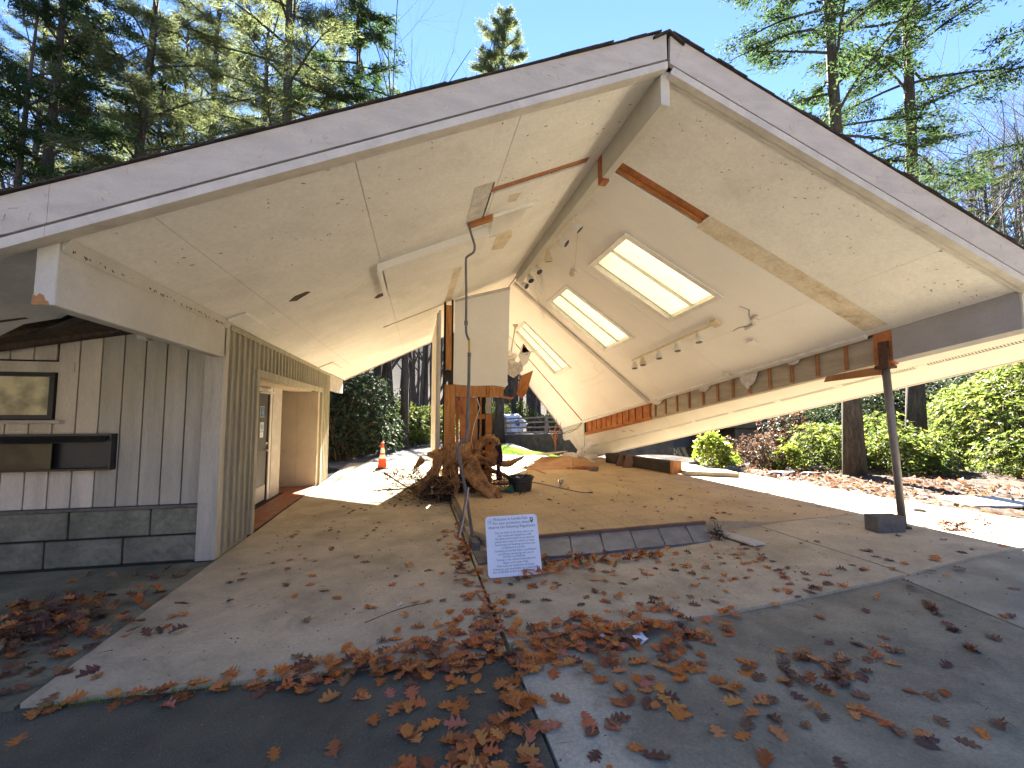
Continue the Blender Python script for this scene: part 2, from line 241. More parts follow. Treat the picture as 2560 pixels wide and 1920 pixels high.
# ---------------------------------------------------------------- builders
def smooth(a, b, x):
    t = min(1, max(0, (x - a) / (b - a))); return t * t * (3 - 2 * t)
def hg(x, y):
    """height of the paved ground: rises a little towards the right-hand post"""
    return .17 * smooth(2.2, 6.0, x)
def wloc(o):
    v = Vector((0, 0, 0))
    while o is not None: v += o.location; o = o.parent
    return v
def tag(o, label=None, cat=None, group=None, kind=None):
    if label: o['label'] = label
    if cat: o['category'] = cat
    if group: o['group'] = group
    if kind: o['kind'] = kind
    return o
def thing(name, loc, label, cat, group=None):
    o = bpy.data.objects.new(name, None); COL.objects.link(o); o.location = loc; o.empty_display_size = .2
    return tag(o, label, cat, group)
class MB:
    def __init__(s): s.v = []; s.f = []
    def add(s, vs, fs):
        k = len(s.v); s.v += [tuple(p) for p in vs]; s.f += [tuple(i + k for i in f) for f in fs]; return s
    def hexa(s, p): # 4 bottom, 4 top (ccw)
        return s.add(p, [(3, 2, 1, 0), (4, 5, 6, 7), (0, 1, 5, 4), (1, 2, 6, 5), (2, 3, 7, 6), (3, 0, 4, 7)])
    def box(s, a, b):
        x0, y0, z0 = (min(a[i], b[i]) for i in range(3)); x1, y1, z1 = (max(a[i], b[i]) for i in range(3))
        return s.hexa([(x0, y0, z0), (x1, y0, z0), (x1, y1, z0), (x0, y1, z0), (x0, y0, z1), (x1, y0, z1), (x1, y1, z1), (x0, y1, z1)])
    def obox(s, c, size, rot=(0, 0, 0)):
        m = Matrix.Rotation(rot[2], 3, 'Z') @ Matrix.Rotation(rot[1], 3, 'Y') @ Matrix.Rotation(rot[0], 3, 'X'); c = Vector(c)
        h = [x / 2 for x in size]
        return s.hexa([c + m @ Vector((sx * h[0], sy * h[1], sz * h[2])) for sz in (-1, 1) for sx, sy in ((-1, -1), (1, -1), (1, 1), (-1, 1))])
    def bar(s, p, q, wd, ht, up=(0, 0, 1)):
        p = Vector(p); q = Vector(q); d = (q - p).normalized(); r = d.cross(Vector(up)).normalized(); u = r.cross(d)
        pts = []
        for e in (p, q): pts.append([e - r * wd / 2 - u * ht / 2, e + r * wd / 2 - u * ht / 2, e + r * wd / 2 + u * ht / 2, e - r * wd / 2 + u * ht / 2])
        return s.hexa(pts[0] + pts[1])
    def prism(s, poly, off):
        n = len(poly); off = Vector(off); top = [Vector(p) + off for p in poly]
        return s.add(list(poly) + top, [tuple(range(n))[::-1], tuple(range(n, 2 * n))] + [(i, (i + 1) % n, n + (i + 1) % n, n + i) for i in range(n)])
    def tube(s, pts, rad, n=8, cap=True, prof=None):
        pts = [Vector(p) for p in pts]; rad = rad if hasattr(rad, '__len__') else [rad] * len(pts)
        k = len(s.v); d = (pts[1] - pts[0]).normalized(); a = Vector((0, 0, 1)) if abs(d.z) < .9 else Vector((1, 0, 0))
        u = d.cross(a).normalized()
        for i, p in enumerate(pts):
            d = (pts[min(i + 1, len(pts) - 1)] - pts[max(i - 1, 0)]).normalized()
            u = (u - d * u.dot(d)).normalized(); v = d.cross(u)
            for j in range(n):
                t = 2 * math.pi * j / n; rr = rad[i] * (prof(i, j) if prof else 1)
                s.v.append(tuple(p + (u * math.cos(t) + v * math.sin(t)) * rr))
        for i in range(len(pts) - 1):
            for j in range(n):
                a0 = k + i * n + j; a1 = k + i * n + (j + 1) % n; s.f.append((a0, a1, a1 + n, a0 + n))
        if cap:
            s.f.append(tuple(k + j for j in range(n))[::-1]); e = k + (len(pts) - 1) * n; s.f.append(tuple(e + j for j in range(n)))
        return s
    def lathe(s, c, prof, n=16, axis=(0, 0, 1)):
        q = Vector((0, 0, 1)).rotation_difference(Vector(axis).normalized()); k = len(s.v); c = Vector(c)
        for r, z in prof:
            for j in range(n):
                t = 2 * math.pi * j / n; s.v.append(tuple(c + q @ Vector((r * math.cos(t), r * math.sin(t), z))))
        for i in range(len(prof) - 1):
            for j in range(n):
                a0 = k + i * n + j; a1 = k + i * n + (j + 1) % n; s.f.append((a0, a1, a1 + n, a0 + n))
        s.f.append(tuple(k + j for j in range(n))[::-1]); e = k + (len(prof) - 1) * n; s.f.append(tuple(e + j for j in range(n)))
        return s
    def build(s, name, m, parent=None, smooth_=False, origin=None, bevel=0, kind=None, label=None):
        me = bpy.data.meshes.new(name); base = wloc(parent) if parent else Vector(origin if origin is not None else (0, 0, 0))
        me.from_pydata([tuple(Vector(v) - base) for v in s.v], [], s.f); me.validate(); me.update()
        me.materials.append(m if not isinstance(m, str) else M[m])
        if smooth_: me.polygons.foreach_set('use_smooth', [True] * len(me.polygons))
        o = bpy.data.objects.new(name, me); COL.objects.link(o)
        if parent: o.parent = parent
        else: o.location = base
        if bevel:
            b = o.modifiers.new('bevel', 'BEVEL'); b.width = bevel; b.segments = 1; b.limit_method = 'ANGLE'
        if kind: o['kind'] = kind
        if label: o['label'] = label
        return o
def fast_mesh(name, V, F, m, parent=None, smooth_=False, origin=(0, 0, 0)):
    """numpy triangles / quads -> object"""
    V = np.asarray(V, np.float32); F = np.asarray(F, np.int32); k = F.shape[1]
    base = np.array(wloc(parent) if parent else origin, np.float32)
    me = bpy.data.meshes.new(name); me.vertices.add(len(V)); me.vertices.foreach_set('co', (V - base).ravel())
    me.loops.add(F.size); me.loops.foreach_set('vertex_index', F.ravel()); me.polygons.add(len(F))
    me.polygons.foreach_set('loop_start', np.arange(0, F.size, k, dtype=np.int32))
    me.update(calc_edges=True); me.materials.append(M[m] if isinstance(m, str) else m)
    if smooth_: me.polygons.foreach_set('use_smooth', [True] * len(me.polygons))
    o = bpy.data.objects.new(name, me); COL.objects.link(o)
    if parent: o.parent = parent
    else: o.location = tuple(base)
    return o
def copy_tree(o, parent=None):
    c = o.copy(); COL.objects.link(c); c.parent = parent
    for ch in list(o.children): copy_tree(ch, c)
    return c
def at(px, d):
    """ground point seen in image column px (of 2560) at distance d along the view axis"""
    a = R(12.6); u = (px - 1280) / 1085 * d
    return Vector((d * math.sin(a) + u * math.cos(a), d * math.cos(a) - u * math.sin(a), 0))
# ---------------------------------------------------------------- terrain, paving
def terrain_z(x, y):
    d = math.hypot(x - 2, y - 6)
    z = -.08 + .17 * smooth(2.2, 6.0, x) * (1 - smooth(11, 14, y))
    z += 30 * smooth(36, 100, d) + 12 * smooth(90, 240, d)                      # wooded slopes all round
    z += .5 * smooth(13, 24, y) * smooth(-1.5, -7, x)                          # bank on the left, behind
    z -= 2.3 * smooth(11.5, 16, x * .55 + y * .62) * smooth(4.5, 9.5, x) * (1 - smooth(34, 44, d)) # creek bed
    z += .04 * math.sin(x * 1.7 + y) * math.sin(y * 1.3 - x * .4) * smooth(8, 12, d)
    return z
def axis(a, b, f): # denser in the middle
    return [a + (b - a) * t for t in f]
xs = sorted(set([-240, -180, -130, -95, -70, -55, -44, -36, -30, -25, -21, -17, -14] + [round(-12 + i * .6, 2) for i in range(62)] + [26, 29, 33, 38, 45, 55, 70, 95, 130, 180, 240]))
ys = sorted(set([-240, -160, -100, -60, -40, -25, -15, -8] + [round(-6 + i * .6, 2) for i in range(78)] + [42, 46, 52, 60, 70, 85, 105, 135, 180, 240]))
m = MB()
for y in ys:
    for x in xs: m.v.append((x, y, terrain_z(x, y)))
nx = len(xs)
for j in range(len(ys) - 1):
    for i in range(nx - 1): a = j * nx + i; m.f.append((a, a + 1, a + 1 + nx, a + nx))
m.build('forest_floor', 'duff', smooth_=True, kind='structure')

def sheet(name, c, z=0., n=(12, 12), thick=.1, m='concrete_tan', hf=None, kind='structure', jag=0):
    """paving slab following the ground; c = 4 corners (x, y) counter-clockwise, with real edge thickness"""
    hf = hf or (lambda x, y: hg(x, y) + z); mb = MB(); P = []
    for j in range(n[1] + 1):
        for i in range(n[0] + 1):
            s, t = i / n[0], j / n[1]
            x = (1 - t) * ((1 - s) * c[0][0] + s * c[1][0]) + t * ((1 - s) * c[3][0] + s * c[2][0])
            y = (1 - t) * ((1 - s) * c[0][1] + s * c[1][1]) + t * ((1 - s) * c[3][1] + s * c[2][1])
            if jag and (j == 0 or i == 0):
                y += random.uniform(-jag, jag) * (j == 0); x += random.uniform(-jag, jag) * (i == 0) * .6
            P.append((x, y, hf(x, y)))
    K = len(P); mb.v = P + [(x, y, zz - thick) for x, y, zz in P]; r = n[0] + 1
    for j in range(n[1]):
        for i in range(n[0]): a = j * r + i; mb.f.append((a, a + 1, a + 1 + r, a + r))
    ed = [(i, i + 1) for i in range(n[0])] + [(j * r + n[0], (j + 1) * r + n[0]) for j in range(n[1])]
    ed += [(n[1] * r + i + 1, n[1] * r + i) for i in range(n[0])] + [((j + 1) * r, j * r) for j in range(n[1])]
    for a, b in ed: mb.f.append((b, a, a + K, b + K))
    return mb.build(name, m, kind=kind)
sheet('asphalt_path', [(-9, -5), (.70, -5), (.655, 3.12), (-9, 3.12)], -.028, (60, 30), jag=.02, m='asphalt')
sheet('worn_apron', [(.715, -5), (3.0, -5), (4.44, 3.36), (.67, 3.2)], -.022, (24, 24), m='apron', jag=.01)
sheet('side_apron', [(3.02, -5), (14, -5), (14, 4.2), (4.46, 3.37)], -.028, (24, 24), m='apron_light', hf=lambda x, y: hg(x, y) - .019)
sheet('side_concrete', [(-9, 3.06), (-2.14, 3.06), (-2.14, 5.54), (-9, 5.54)], -.012, (20, 10), m='concrete_side', jag=.01)
sheet('walkway_slab', [(-2.12, 3.07), (.635, 3.02), (.635, 15.5), (-2.12, 15.5)], 0, (12, 40), m='concrete_tan', jag=.012)
sheet('porch_slab', [(.665, 3.12), (4.53, 3.27), (4.53, 6.0), (.665, 6.0)], .0, (20, 12), m='concrete_tan', jag=.012)
sheet('porch_slab', [(4.55, 3.27), (8.3, 3.72), (8.0, 6.0), (4.55, 6.0)], .0, (16, 10), m='concrete_tan')
sheet('porch_slab', [(.665, 6.015), (8.0, 6.015), (7.9, 13.9), (.665, 13.9)], .0, (30, 30), m='concrete_tan')
def floor_h(x, y): return hg(x, y) + .008 + .135 * (1 - smooth(3.7, 5.0, x)) * (1 if x < 3.7 or y > 5.3 else 1)
sheet('interior_floor', [(.98, 5.12), (6.25, 5.12), (6.25, 13.3), (.74, 13.3)], 0, (36, 48), thick=.16, m='floor', hf=floor_h)
# broken strip of slate curb on the floor's left edge
mb = MB()
sheet('interior_floor', [(.74, 5.6), (.975, 5.12), (.74, 13.3), (.735, 13.3)], 0, (2, 6), thick=.16, m='floor', hf=floor_h)
# dirt strip to the right, path behind, lawn
sheet('trampled_dirt', [(7.95, 3.6), (16, 4.6), (13.5, 11.2), (7.9, 11.5)], 0, (60, 60), thick=.3, m='dirt', hf=lambda x, y: .12 + .05 * math.sin(x * 2.3 + y * .7) * math.sin(y * 2.1) + random.uniform(-.018, .018) + .03 * smooth(9, 12, x))
sheet('trampled_dirt', [(5.0, 13.95), (7.9, 11.5), (12.2, 11.3), (7.5, 16.0)], 0, (30, 20), thick=.3, m='dirt', hf=lambda x, y: .1 + random.uniform(-.02, .02) + .05 * math.sin(x * 2.3 + y * .7) * math.sin(y * 2.1))
sheet('back_path', [(-2.9, 15.52), (5.0, 14.0), (5.6, 31), (-.5, 31)], 0, (16, 24), thick=.1, m='path', hf=lambda x, y: -.01 + .02 * (y - 14) * .1)
sheet('back_path', [(-2.9, 15.0), (-2.14, 13.9), (-2.14, 15.5), (-2.8, 15.5)], 0, (3, 3), thick=.1, m='path', hf=lambda x, y: -.012)
sheet('upper_path', [(4.4, 27.5), (8.8, 18.2), (15, 21), (12, 38)], 0, (12, 12), thick=.7, m='path', hf=lambda x, y: .32 + .045 * (27 - y) if y < 27 else .32)
sheet('creek', [(9.0, 14.2), (40, 9), (40, 46), (9.5, 34)], 0, (10, 10), thick=.05, m='water', hf=lambda x, y: -1.35)

sheet('added_bounce_yard', [(-30, -40), (34, -40), (34, -5.05), (-30, -5.05)], 0, (10, 8), thick=.1, m='gravel', hf=lambda x, y: -.04)  # added unseen sunlit yard, bounces warm light onto fascia and ceilings
# retaining wall of the raised path
t = thing('retaining_wall', (6.5, 22, -.1), 'dark lichen stained concrete wall behind the bright lawn', 'retaining wall')
MB().prism([(4.55, 26.2, -.3), (8.75, 17.9, -.6), (8.75, 17.9, .76), (4.55, 26.2, .30)], (.22, .1, 0)).build('wall_face', 'wallc', t)
MB().prism([(4.5, 26.2, .30), (8.78, 17.85, .76), (8.78, 17.85, .84), (4.5, 26.2, .37)], (.3, .14, 0)).build('coping', 'path', t)
MB().box((8.8, 17.8, -.9), (11.5, 18.05, .55)).build('wing_wall', 'wallc', t)

# ---------------------------------------------------------------- the two roof surfaces
RR = np.array(Matrix.Rotation(0, 3, 'X'))
def _rm(r):
    r = np.array(r); th = np.linalg.norm(r); k = r / th; K = np.array([[0, -k[2], k[1]], [k[2], 0, -k[0]], [-k[1], k[0], 0]])
    return np.eye(3) + np.sin(th) * K + (1 - np.cos(th)) * K @ K
RR = _rm([.038, .438, -.012])
UB = 4.267
def RS(u, v, h=0.):   # right slope: torn loose, twisted and sagging towards the back
    return tuple(np.array([2.008, 3.042, 4.445]) + RR @ np.array([u, v - 3.03, h - .047 * u * (v - 4.35)]))
def LS(x, y, h=0.):   # left slope
    if x < -2.75: return (x, y, 2.40 + .2 * (x + 2.75) + h)
    return (x, y, 2.67 + (x + 2.13) * (.4375 + .0046 * (y - 3.03)) + h)
def LW(x, y, h=0.): return (x, y, 2.66 + .2 * (x + 2.13) + h)   # flatter soffit left of the big beam
def ridx(y): return 2.0 + .0212 * (y - 3.03)
def LR(s, y, h=0.):   # left slope, s = 0 at x -2.13 and 1 at the ridge
    return LS(-2.13 + s * (ridx(y) + 2.13), y, h)
def surf(S, name, mt, u0, u1, v0, v1, h0, h1, holes=(), step=.8, parent=None, **k):
    us = {u0, u1}; vs = {v0, v1}
    for a, b, c, d in holes: us |= {x for x in (a, b) if u0 < x < u1}; vs |= {x for x in (c, d) if v0 < x < v1}
    def sub(L):
        L = sorted(L); o = []
        for a, b in zip(L, L[1:]):
            n = max(1, math.ceil((b - a) / step)); o += [a + (b - a) * i / n for i in range(n)]
        return o + [L[-1]]
    us, vs = sub(us), sub(vs); cells = set()
    for i in range(len(us) - 1):
        for j in range(len(vs) - 1):
            cu, cv = (us[i] + us[i + 1]) / 2, (vs[j] + vs[j + 1]) / 2
            if not any(a < cu < b and c < cv < d for a, b, c, d in holes): cells.add((i, j))
    mb = MB(); idx = {}
    def vid(i, j, t):
        if (i, j, t) not in idx: idx[(i, j, t)] = len(mb.v); mb.v.append(S(us[i], vs[j], h1 if t else h0))
        return idx[(i, j, t)]
    for i, j in sorted(cells):
        q = [(i, j), (i + 1, j), (i + 1, j + 1), (i, j + 1)]
        mb.f.append(tuple(vid(a, b, 1) for a, b in q)); mb.f.append(tuple(vid(a, b, 0) for a, b in q[::-1]))
        for (n_, e) in (((i, j - 1), (0, 1)), ((i + 1, j), (1, 2)), ((i, j + 1), (2, 3)), ((i - 1, j), (3, 0))):
            if n_ not in cells: a, b = q[e[0]], q[e[1]]; mb.f.append((vid(*a, 0), vid(*b, 0), vid(*b, 1), vid(*a, 1)))
    return mb.build(name, mt, parent, **k)

SH = thing('collapsed_shelter_building', (0, 3, 0), 'large white gabled visitor shelter, its right roof slope sagging to the ground', 'building')
SKY = [(.924, 2.503, 5.432, 6.568), (.924, 2.503, 7.872, 9.008), (.924, 2.503, 11.179, 12.315)]
SKYH = [(a - .02, b + .20, c - .02, d + .38) for a, b, c, d in SKY]  # roof holes widened on the sun side so sunlight reaches the panes
SKYC = [(a - .02, b + .02, c - .02, d + .02) for a, b, c, d in SKY]
# roof decks
dl = surf(LR, 'roof_slope', 'deckwood', 0, 1, 3.06, 14.0, .03, .27, holes=[(.69, .95, 4.27, 4.41)], step=.6, parent=SH)
dl2 = surf(LS, 'roof_slope', 'deckwood', -6.2, -2.135, 3.06, 14.0, .17, .27, step=.3, parent=SH)
dr = surf(RS, 'roof_slope', 'deckwood', .02, 5.5, 3.06, 14.9, .03, .27, holes=SKYH + [(.07, 1.4, 4.25, 4.42), (1.4, UB, 13.16, 13.23)], parent=SH, label='torn roof slope, sagging to the ground at its far end')
surf(LR, 'roofing', 'shingle', 0, 1, 3.1, 14.05, .275, .30, parent=dl)
surf(LS, 'roofing', 'shingle', -6.3, -2.14, 3.1, 14.05, .275, .30, step=.3, parent=dl2)
surf(RS, 'roofing', 'shingle', .0, 5.6, 3.1, 15.0, .275, .30, holes=SKYH, parent=dr)
def shingles(S, a, b, v, parent, far=False):
    n = int((b - a) / .145); pr = None
    for i in range(n):
        u = a + (b - a) * i / n; d = random.uniform(-.02, .02); hh = .299 + random.uniform(0, .005)
        mb = MB(); P = []
        for (uu, vv) in ((u - .01, v - .004 + d * .5), (u + .15, v - .004 + d * .5), (u + .15, v + .18), (u - .01, v + .18)): P.append((uu, vv))
        mb.hexa([S(x, y, hh) for x, y in P] + [S(x, y, hh + .010 + (.004 if k in (1, 2) else 0)) for k, (x, y) in enumerate(P)])
        mb.build('shingle', 'shingle', parent)
shingles(LS, -2.73, 1.93, 3.0, dl); shingles(RS, -.10, 5.5, 3.0, dr)
mb = MB()
for i in range(30):   # ridge board and cap close the gap between the slopes
    ya, yb_ = 3.10 + i * .37, 3.10 + (i + 1) * .37; p, q = Vector((ridx(ya), ya, RS(0, ya)[2])), Vector((ridx(yb_), yb_, RS(0, yb_)[2])); mb.bar(p + Vector((0, 0, .15)), q + Vector((0, 0, .15)), .075, .31)
mb.build('ridge_board', 'deckwood', dl)
for i in range(38):
    ya = 2.99 + i * .29; z = RS(0, ya)[2]; x = ridx(ya)
    MB().prism([(x - .14, ya, z + .225), (x, ya, z + .31), (x + .14, ya, z + .225), (x + .14, ya, z + .245), (x, ya, z + .33 + .004 * (i % 2)), (x - .14, ya, z + .245)], (0, .30, 0)).build('ridge_cap_shingle', 'shingle', dl)

# left ceiling boards, a narrow open joint between them
yb = [3.06, 4.40, 6.84, 9.28, 11.72, 14.0]; sb = [0, .113, .408, .703, 1.0]
for i in range(4):
    for j in range(5):
        surf(LR, 'ceiling_panel', 'ceiling', sb[i] + (.0006 if i else 0), sb[i + 1] - .0006, yb[j] + .002, yb[j + 1] - .002, .0, .028, holes=[(.69, .955, 4.27, 4.43), (.645, .695, 4.16, 5.0)], parent=dl)
# soffit left of the big beam: its inner edge torn away over a black void
P = [(-2.25, 3.07), (-2.25, 4.12), (-2.5, 4.3), (-2.82, 4.40), (-3.1, 4.62), (-3.4, 4.66), (-3.76, 4.92), (-4.4, 5.2), (-5.2, 5.5), (-6.2, 5.5), (-6.2, 3.07)]
MB().prism([LW(x, y, 0) for x, y in P][::-1], (0, 0, .03)).build('torn_soffit_panel', 'ceiling', dl2)
MB().prism([LW(-2.30, 4.2, -.03), LW(-2.9, 4.5, -.05), LW(-3.5, 4.85, -.04), LW(-3.3, 4.95, -.0), LW(-2.3, 4.4, .0)], (0, 0, .015)).build('torn_edge', 'char', dl2)
for y in (4.5, 4.95, 5.35): MB().bar(LS(-6, y, .11), LS(-2.3, y, .11), .05, .1).build('rafter', 'deckwood', dl2)

# right ceiling boards (behind the ridge all the way to the end), with skylight openings
ub = [.02, 3.27, UB]; vb = [3.06, 4.40, 6.93, 9.49, 13.16]
for i in range(2):
    for j in range(4):
        inside = j > 0
        surf(RS, 'ceiling_panel', 'ceiling_in' if inside else 'ceiling', ub[i] + .001, ub[i + 1] - .003, vb[j] + .002, vb[j + 1] - .003, .0, .028, holes=SKYC + [(.07, 1.4, 4.25, 4.46)], parent=dr)
surf(RS, 'ceiling_panel', 'ceiling_in', .02, UB, 13.24, 14.9, 0, .028, parent=dr)
surf(RS, 'gap_edge', 'orange', 1.2, UB, 13.165, 13.185, -.02, .16, parent=dr)
surf(RS, 'gap_shade_strip', 'void', 1.2, UB, 13.19, 13.235, .13, .16, parent=dr)  # black strip painted as the shade up inside the gap
# exposed joists in the wall line where the front wall was
surf(LR, 'exposed_joist', 'redwood', .69, .955, 4.29, 4.39, .015, .10, parent=dl)
surf(LR, 'joist_shade_strip', 'void', .69, .955, 4.395, 4.43, .06, .10, parent=dl)  # black strip stands in for the shade beside the joist
surf(LR, 'rough_strip', 'paper', .645, .69, 4.14, 5.02, -.006, .008, step=.2, parent=dl)
surf(RS, 'exposed_joist', 'redwood', .07, 1.4, 4.27, 4.38, .015, .10, parent=dr)
surf(RS, 'exposed_joist', 'orange', .07, 1.4, 4.385, 4.42, -.01, .10, parent=dr)
M['oldstrip'] = mat('stained_patch_strip', (.68, .60, .47), (.58, .49, .35), rough=.85, scale=4, bump=.3, bscale=25, fine=.08, stain=(.25, .16, .07), sscale=4, samt=.8)
surf(RS, 'patch_strip', 'oldstrip', 1.42, 4.15, 4.24, 4.52, -.004, .004, parent=dr)
surf(LS, 'patch_strip', 'oldstrip', .57, .70, 6.75, 9.0, -.005, .003, parent=dl)
MB().prism([LS(.60, 4.98, -.05), LS(.88, 4.98, -.06), LS(.9, 5.1, -.05), LS(.62, 5.12, -.04)], (0, 0, .07)).build('broken_block', 'orange', dl)
for q in ([(1.09, 5.66), (1.31, 5.86), (1.36, 6.1), (1.32, 6.55), (1.12, 6.45), (1.1, 6.1)], [(1.0, 4.6), (1.14, 4.62), (1.12, 4.8), (1.02, 4.78)]):
    MB().prism([LS(x, y, -.008) for x, y in q][::-1], (0, 0, .012)).build('bare_patch', 'oldstrip', dl)
MB().prism([LS(x, y, -.006) for x, y in [(-1.49, 5.56), (-1.40, 5.46), (-1.27, 5.44), (-1.24, 5.5), (-1.33, 5.56), (-1.42, 5.63)]][::-1], (0, 0, .01)).build('rotten_hole', 'deckwood', dl)
MB().prism([LS(x, y, -.0065) for x, y in [(-.62, 6.7), (-.56, 6.6), (-.47, 6.62), (-.48, 6.74), (-.58, 6.78)]][::-1], (0, 0, .01)).build('rotten_hole', 'deckwood', dl)
# white trims across the right ceiling
def sweepv(S, name, mt, u0, u1, v0, v1, h0, h1, parent, **k): return surf(S, name, mt, u0, u1, v0, v1, h0, h1, parent=parent, **k)
surf(RS, 'ceiling_batten', 'fascia_trim', .05, UB - .02, 9.44, 9.56, -.05, -.001, parent=dr)
surf(RS, 'edge_trim', 'white', UB - .07, UB - .005, 4.55, 13.15, -.05, -.001, parent=dr)
# skylights: frame, two frosted panes, bar, white shaft
for (a, b, c, d) in SKY:
    fr = surf(RS, 'skylight', 'white', a - .075, b + .075, c - .075, d + .075, -.03, -.001, holes=[(a, b, c, d)], parent=dr)
    mid = (c + d) / 2
    surf(RS, 'skylight_pane', 'diffuser', a, b, c, mid - .012, .05, .062, parent=fr)
    surf(RS, 'skylight_pane', 'diffuser', a, b, mid + .012, d, .05, .062, parent=fr)
    surf(RS, 'skylight_bar', 'white', a, b, mid - .011, mid + .011, .02, .075, parent=fr)
    surf(RS, 'skylight_shaft', 'white', a - .018, b + .018, c - .018, d + .018, .0, .08, holes=[(a, b, c, d)], parent=fr)
    surf(RS, 'flared_sun_well', 'white', a - .018, b + .198, c - .018, d + .378, .03, .33, holes=[(a, b + .17, c, d + .35)], parent=fr); surf(RS, 'sun_well_ledge', 'white', a, b + .17, c, d + .35, .031, .045, holes=[(a - 1, b + .0185, c - 1, d + .0185)], parent=fr)  # added flared lining, shaped to let the sun onto the panes
# cracks: thin dark and tan strips laid on the plasterboard
for pts in ([(2.87, 5.35), (3.0, 5.3), (3.12, 5.42), (3.25, 5.36)], [(3.27, 5.5), (3.29, 5.62), (3.25, 5.75), (3.28, 5.9)], [(2.6, 9.9), (2.75, 9.95), (2.85, 10.15), (2.95, 10.1)], [(3.0, 9.8), (3.1, 10.6), (3.05, 11.4)]):
    mb = MB()
    for p, q in zip(pts, pts[1:]):
        a = Vector(RS(*p, -.004)); b = Vector(RS(*q, -.004)); mb.bar(a, b, random.uniform(.004, .010), .003, up=RR[:, 2])
    mb.build('crack', 'deckwood' if pts[0][0] > 2.8 and pts[0][1] < 6 else 'oldstrip', dr)
mb = MB()
for p, q in zip([(3.15, 5.3), (3.2, 5.45), (3.3, 5.5)], [(3.2, 5.45), (3.3, 5.5), (3.33, 5.7)]): mb.bar(RS(*p, -.012), RS(*q, -.012), .03, .014, up=RR[:, 2])
mb.build('torn_flake', 'paper', dr)
# access boards screwed on the left ceiling
def cboard(x0, x1, y0, y1, drop, mt='ceiling', name='access_panel', lab=None):
    p = surf(LS, name, mt, x0, x1, y0, y1, -drop, -.002, parent=dl, bevel=.004); return p
cboard(-2.08, -1.89, 5.42, 6.55, .035); cboard(-2.11, -1.83, 10.38, 11.65, .035)
bx = surf(LS, 'access_panel', 'ceiling', -.40, .90, 5.38, 6.5, -.07, -.002, parent=dl, label='large framed access panel, one corner broken')
surf(LS, 'panel_frame', 'ceiling_in', -.42, .88, 5.33, 5.38, -.095, -.002, parent=bx); surf(LS, 'panel_frame', 'ceiling_in', -.47, -.42, 5.33, 6.56, -.095, -.002, parent=bx)
surf(LS, 'panel_frame', 'ceiling_in', .90, 1.06, 5.7, 6.5, -.05, -.002, parent=bx)
surf(LS, 'ceiling_rail', 'ceiling_in', .85, 1.45, 5.0, 5.05, -.03, -.002, parent=dl)
# fascia boards: main board, shadow groove, lower lip (front rakes)
def fascia(S, us, v, par):
    surf(S, 'fascia_board', 'fascia', us[0], us[1], v - .035, v, .058, .295, parent=par, step=1.5)
    surf(S, 'fascia_groove', 'deckwood', us[0], us[1], v - .008, v + .02, .028, .06, parent=par)
    surf(S, 'fascia_lip', 'fascia_trim', us[0], us[1], v - .045, v + .02, -.03, .034, parent=par)
    surf(S, 'soffit_mould', 'fascia_trim', us[0], us[1], v + .022, v + .07, -.02, -.001, parent=par)
fascia(LR, (0, .996), 3.05, dl); MB().prism([RS(.019, 3.05, .058), RS(.019, 3.05, .293), RS(-.118, 3.05, .293), RS(-.02, 3.05, .058)], (0, -.034, 0)).build('fascia_board', 'fascia', dr); fascia(LS, (-2.75, -2.132), 3.05, dl2); fascia(LS, (-6.2, -2.752), 3.05, dl2); fascia(RS, (.02, 5.5), 3.05, dr)
surf(LS, 'fascia_board', 'fascia', -2.13, 2.1, 14.02, 14.05, -.03, .29, parent=dl); surf(RS, 'fascia_board', 'fascia', .02, 5.5, 14.92, 14.95, -.03, .29, parent=dr)
surf(RS, 'eave_board', 'fascia', 5.5, 5.53, 3.05, 14.93, -.035, .29, parent=dr)
# ridge beam in two lengths, raw wood showing at the broken joint
def rb(y0, y1, d, wd, name, mt, off=0):
    P = []
    for y in (y0, y1):
        x = ridx(y) + off; z = RS(0, y)[2]
        P += [(x - wd / 2, y, z - d), (x + wd / 2, y, z - d), (x + wd / 2, y, z + .03), (x - wd / 2, y, z + .03)]
    a, b = P[:4], P[4:]
    return MB().hexa([a[0], a[1], b[1], b[0], a[3], a[2], b[2], b[3]]).build(name, mt, SH, bevel=.004)
rb(3.08, 4.30, .27, .085, 'ridge_beam', 'beam'); rb(4.303, 4.42, .30, .089, 'ridge_joint', 'redwood'); rb(4.423, 8.88, .20, .10, 'ridge_beam', 'beam')
# big eave beams
def zb(p, d): return (p[0], p[1], p[2] - d)
eb = MB().hexa([(-2.245, 3.12, 2.26), (-2.135, 3.12, 2.26), (-2.135, 5.56, 2.26), (-2.245, 5.56, 2.26), (-2.245, 3.12, 2.665), (-2.135, 3.12, 2.665), (-2.135, 5.56, 2.665), (-2.245, 5.56, 2.665)]).build('eave_beam', 'beam', SH, bevel=.006)
MB().prism([(-2.13, 3.14, 2.60), (-2.085, 3.14, 2.685), (-2.13, 3.14, 2.665)], (0, 2.45, 0)).build('cove_mould', 'beam', eb)
MB().prism([(-2.246, 3.119, 2.262), (-2.16, 3.119, 2.262), (-2.165, 3.119, 2.285), (-2.18, 3.119, 2.29), (-2.19, 3.119, 2.32), (-2.21, 3.119, 2.33), (-2.225, 3.119, 2.312), (-2.246, 3.119, 2.325)], (0, -.003, 0)).build('bare_wood_patch', 'stud', eb)
MB().box((-2.245, 11.9, 2.25), (-2.135, 13.9, 2.665)).build('eave_beam', 'fascia_trim', SH, bevel=.006)
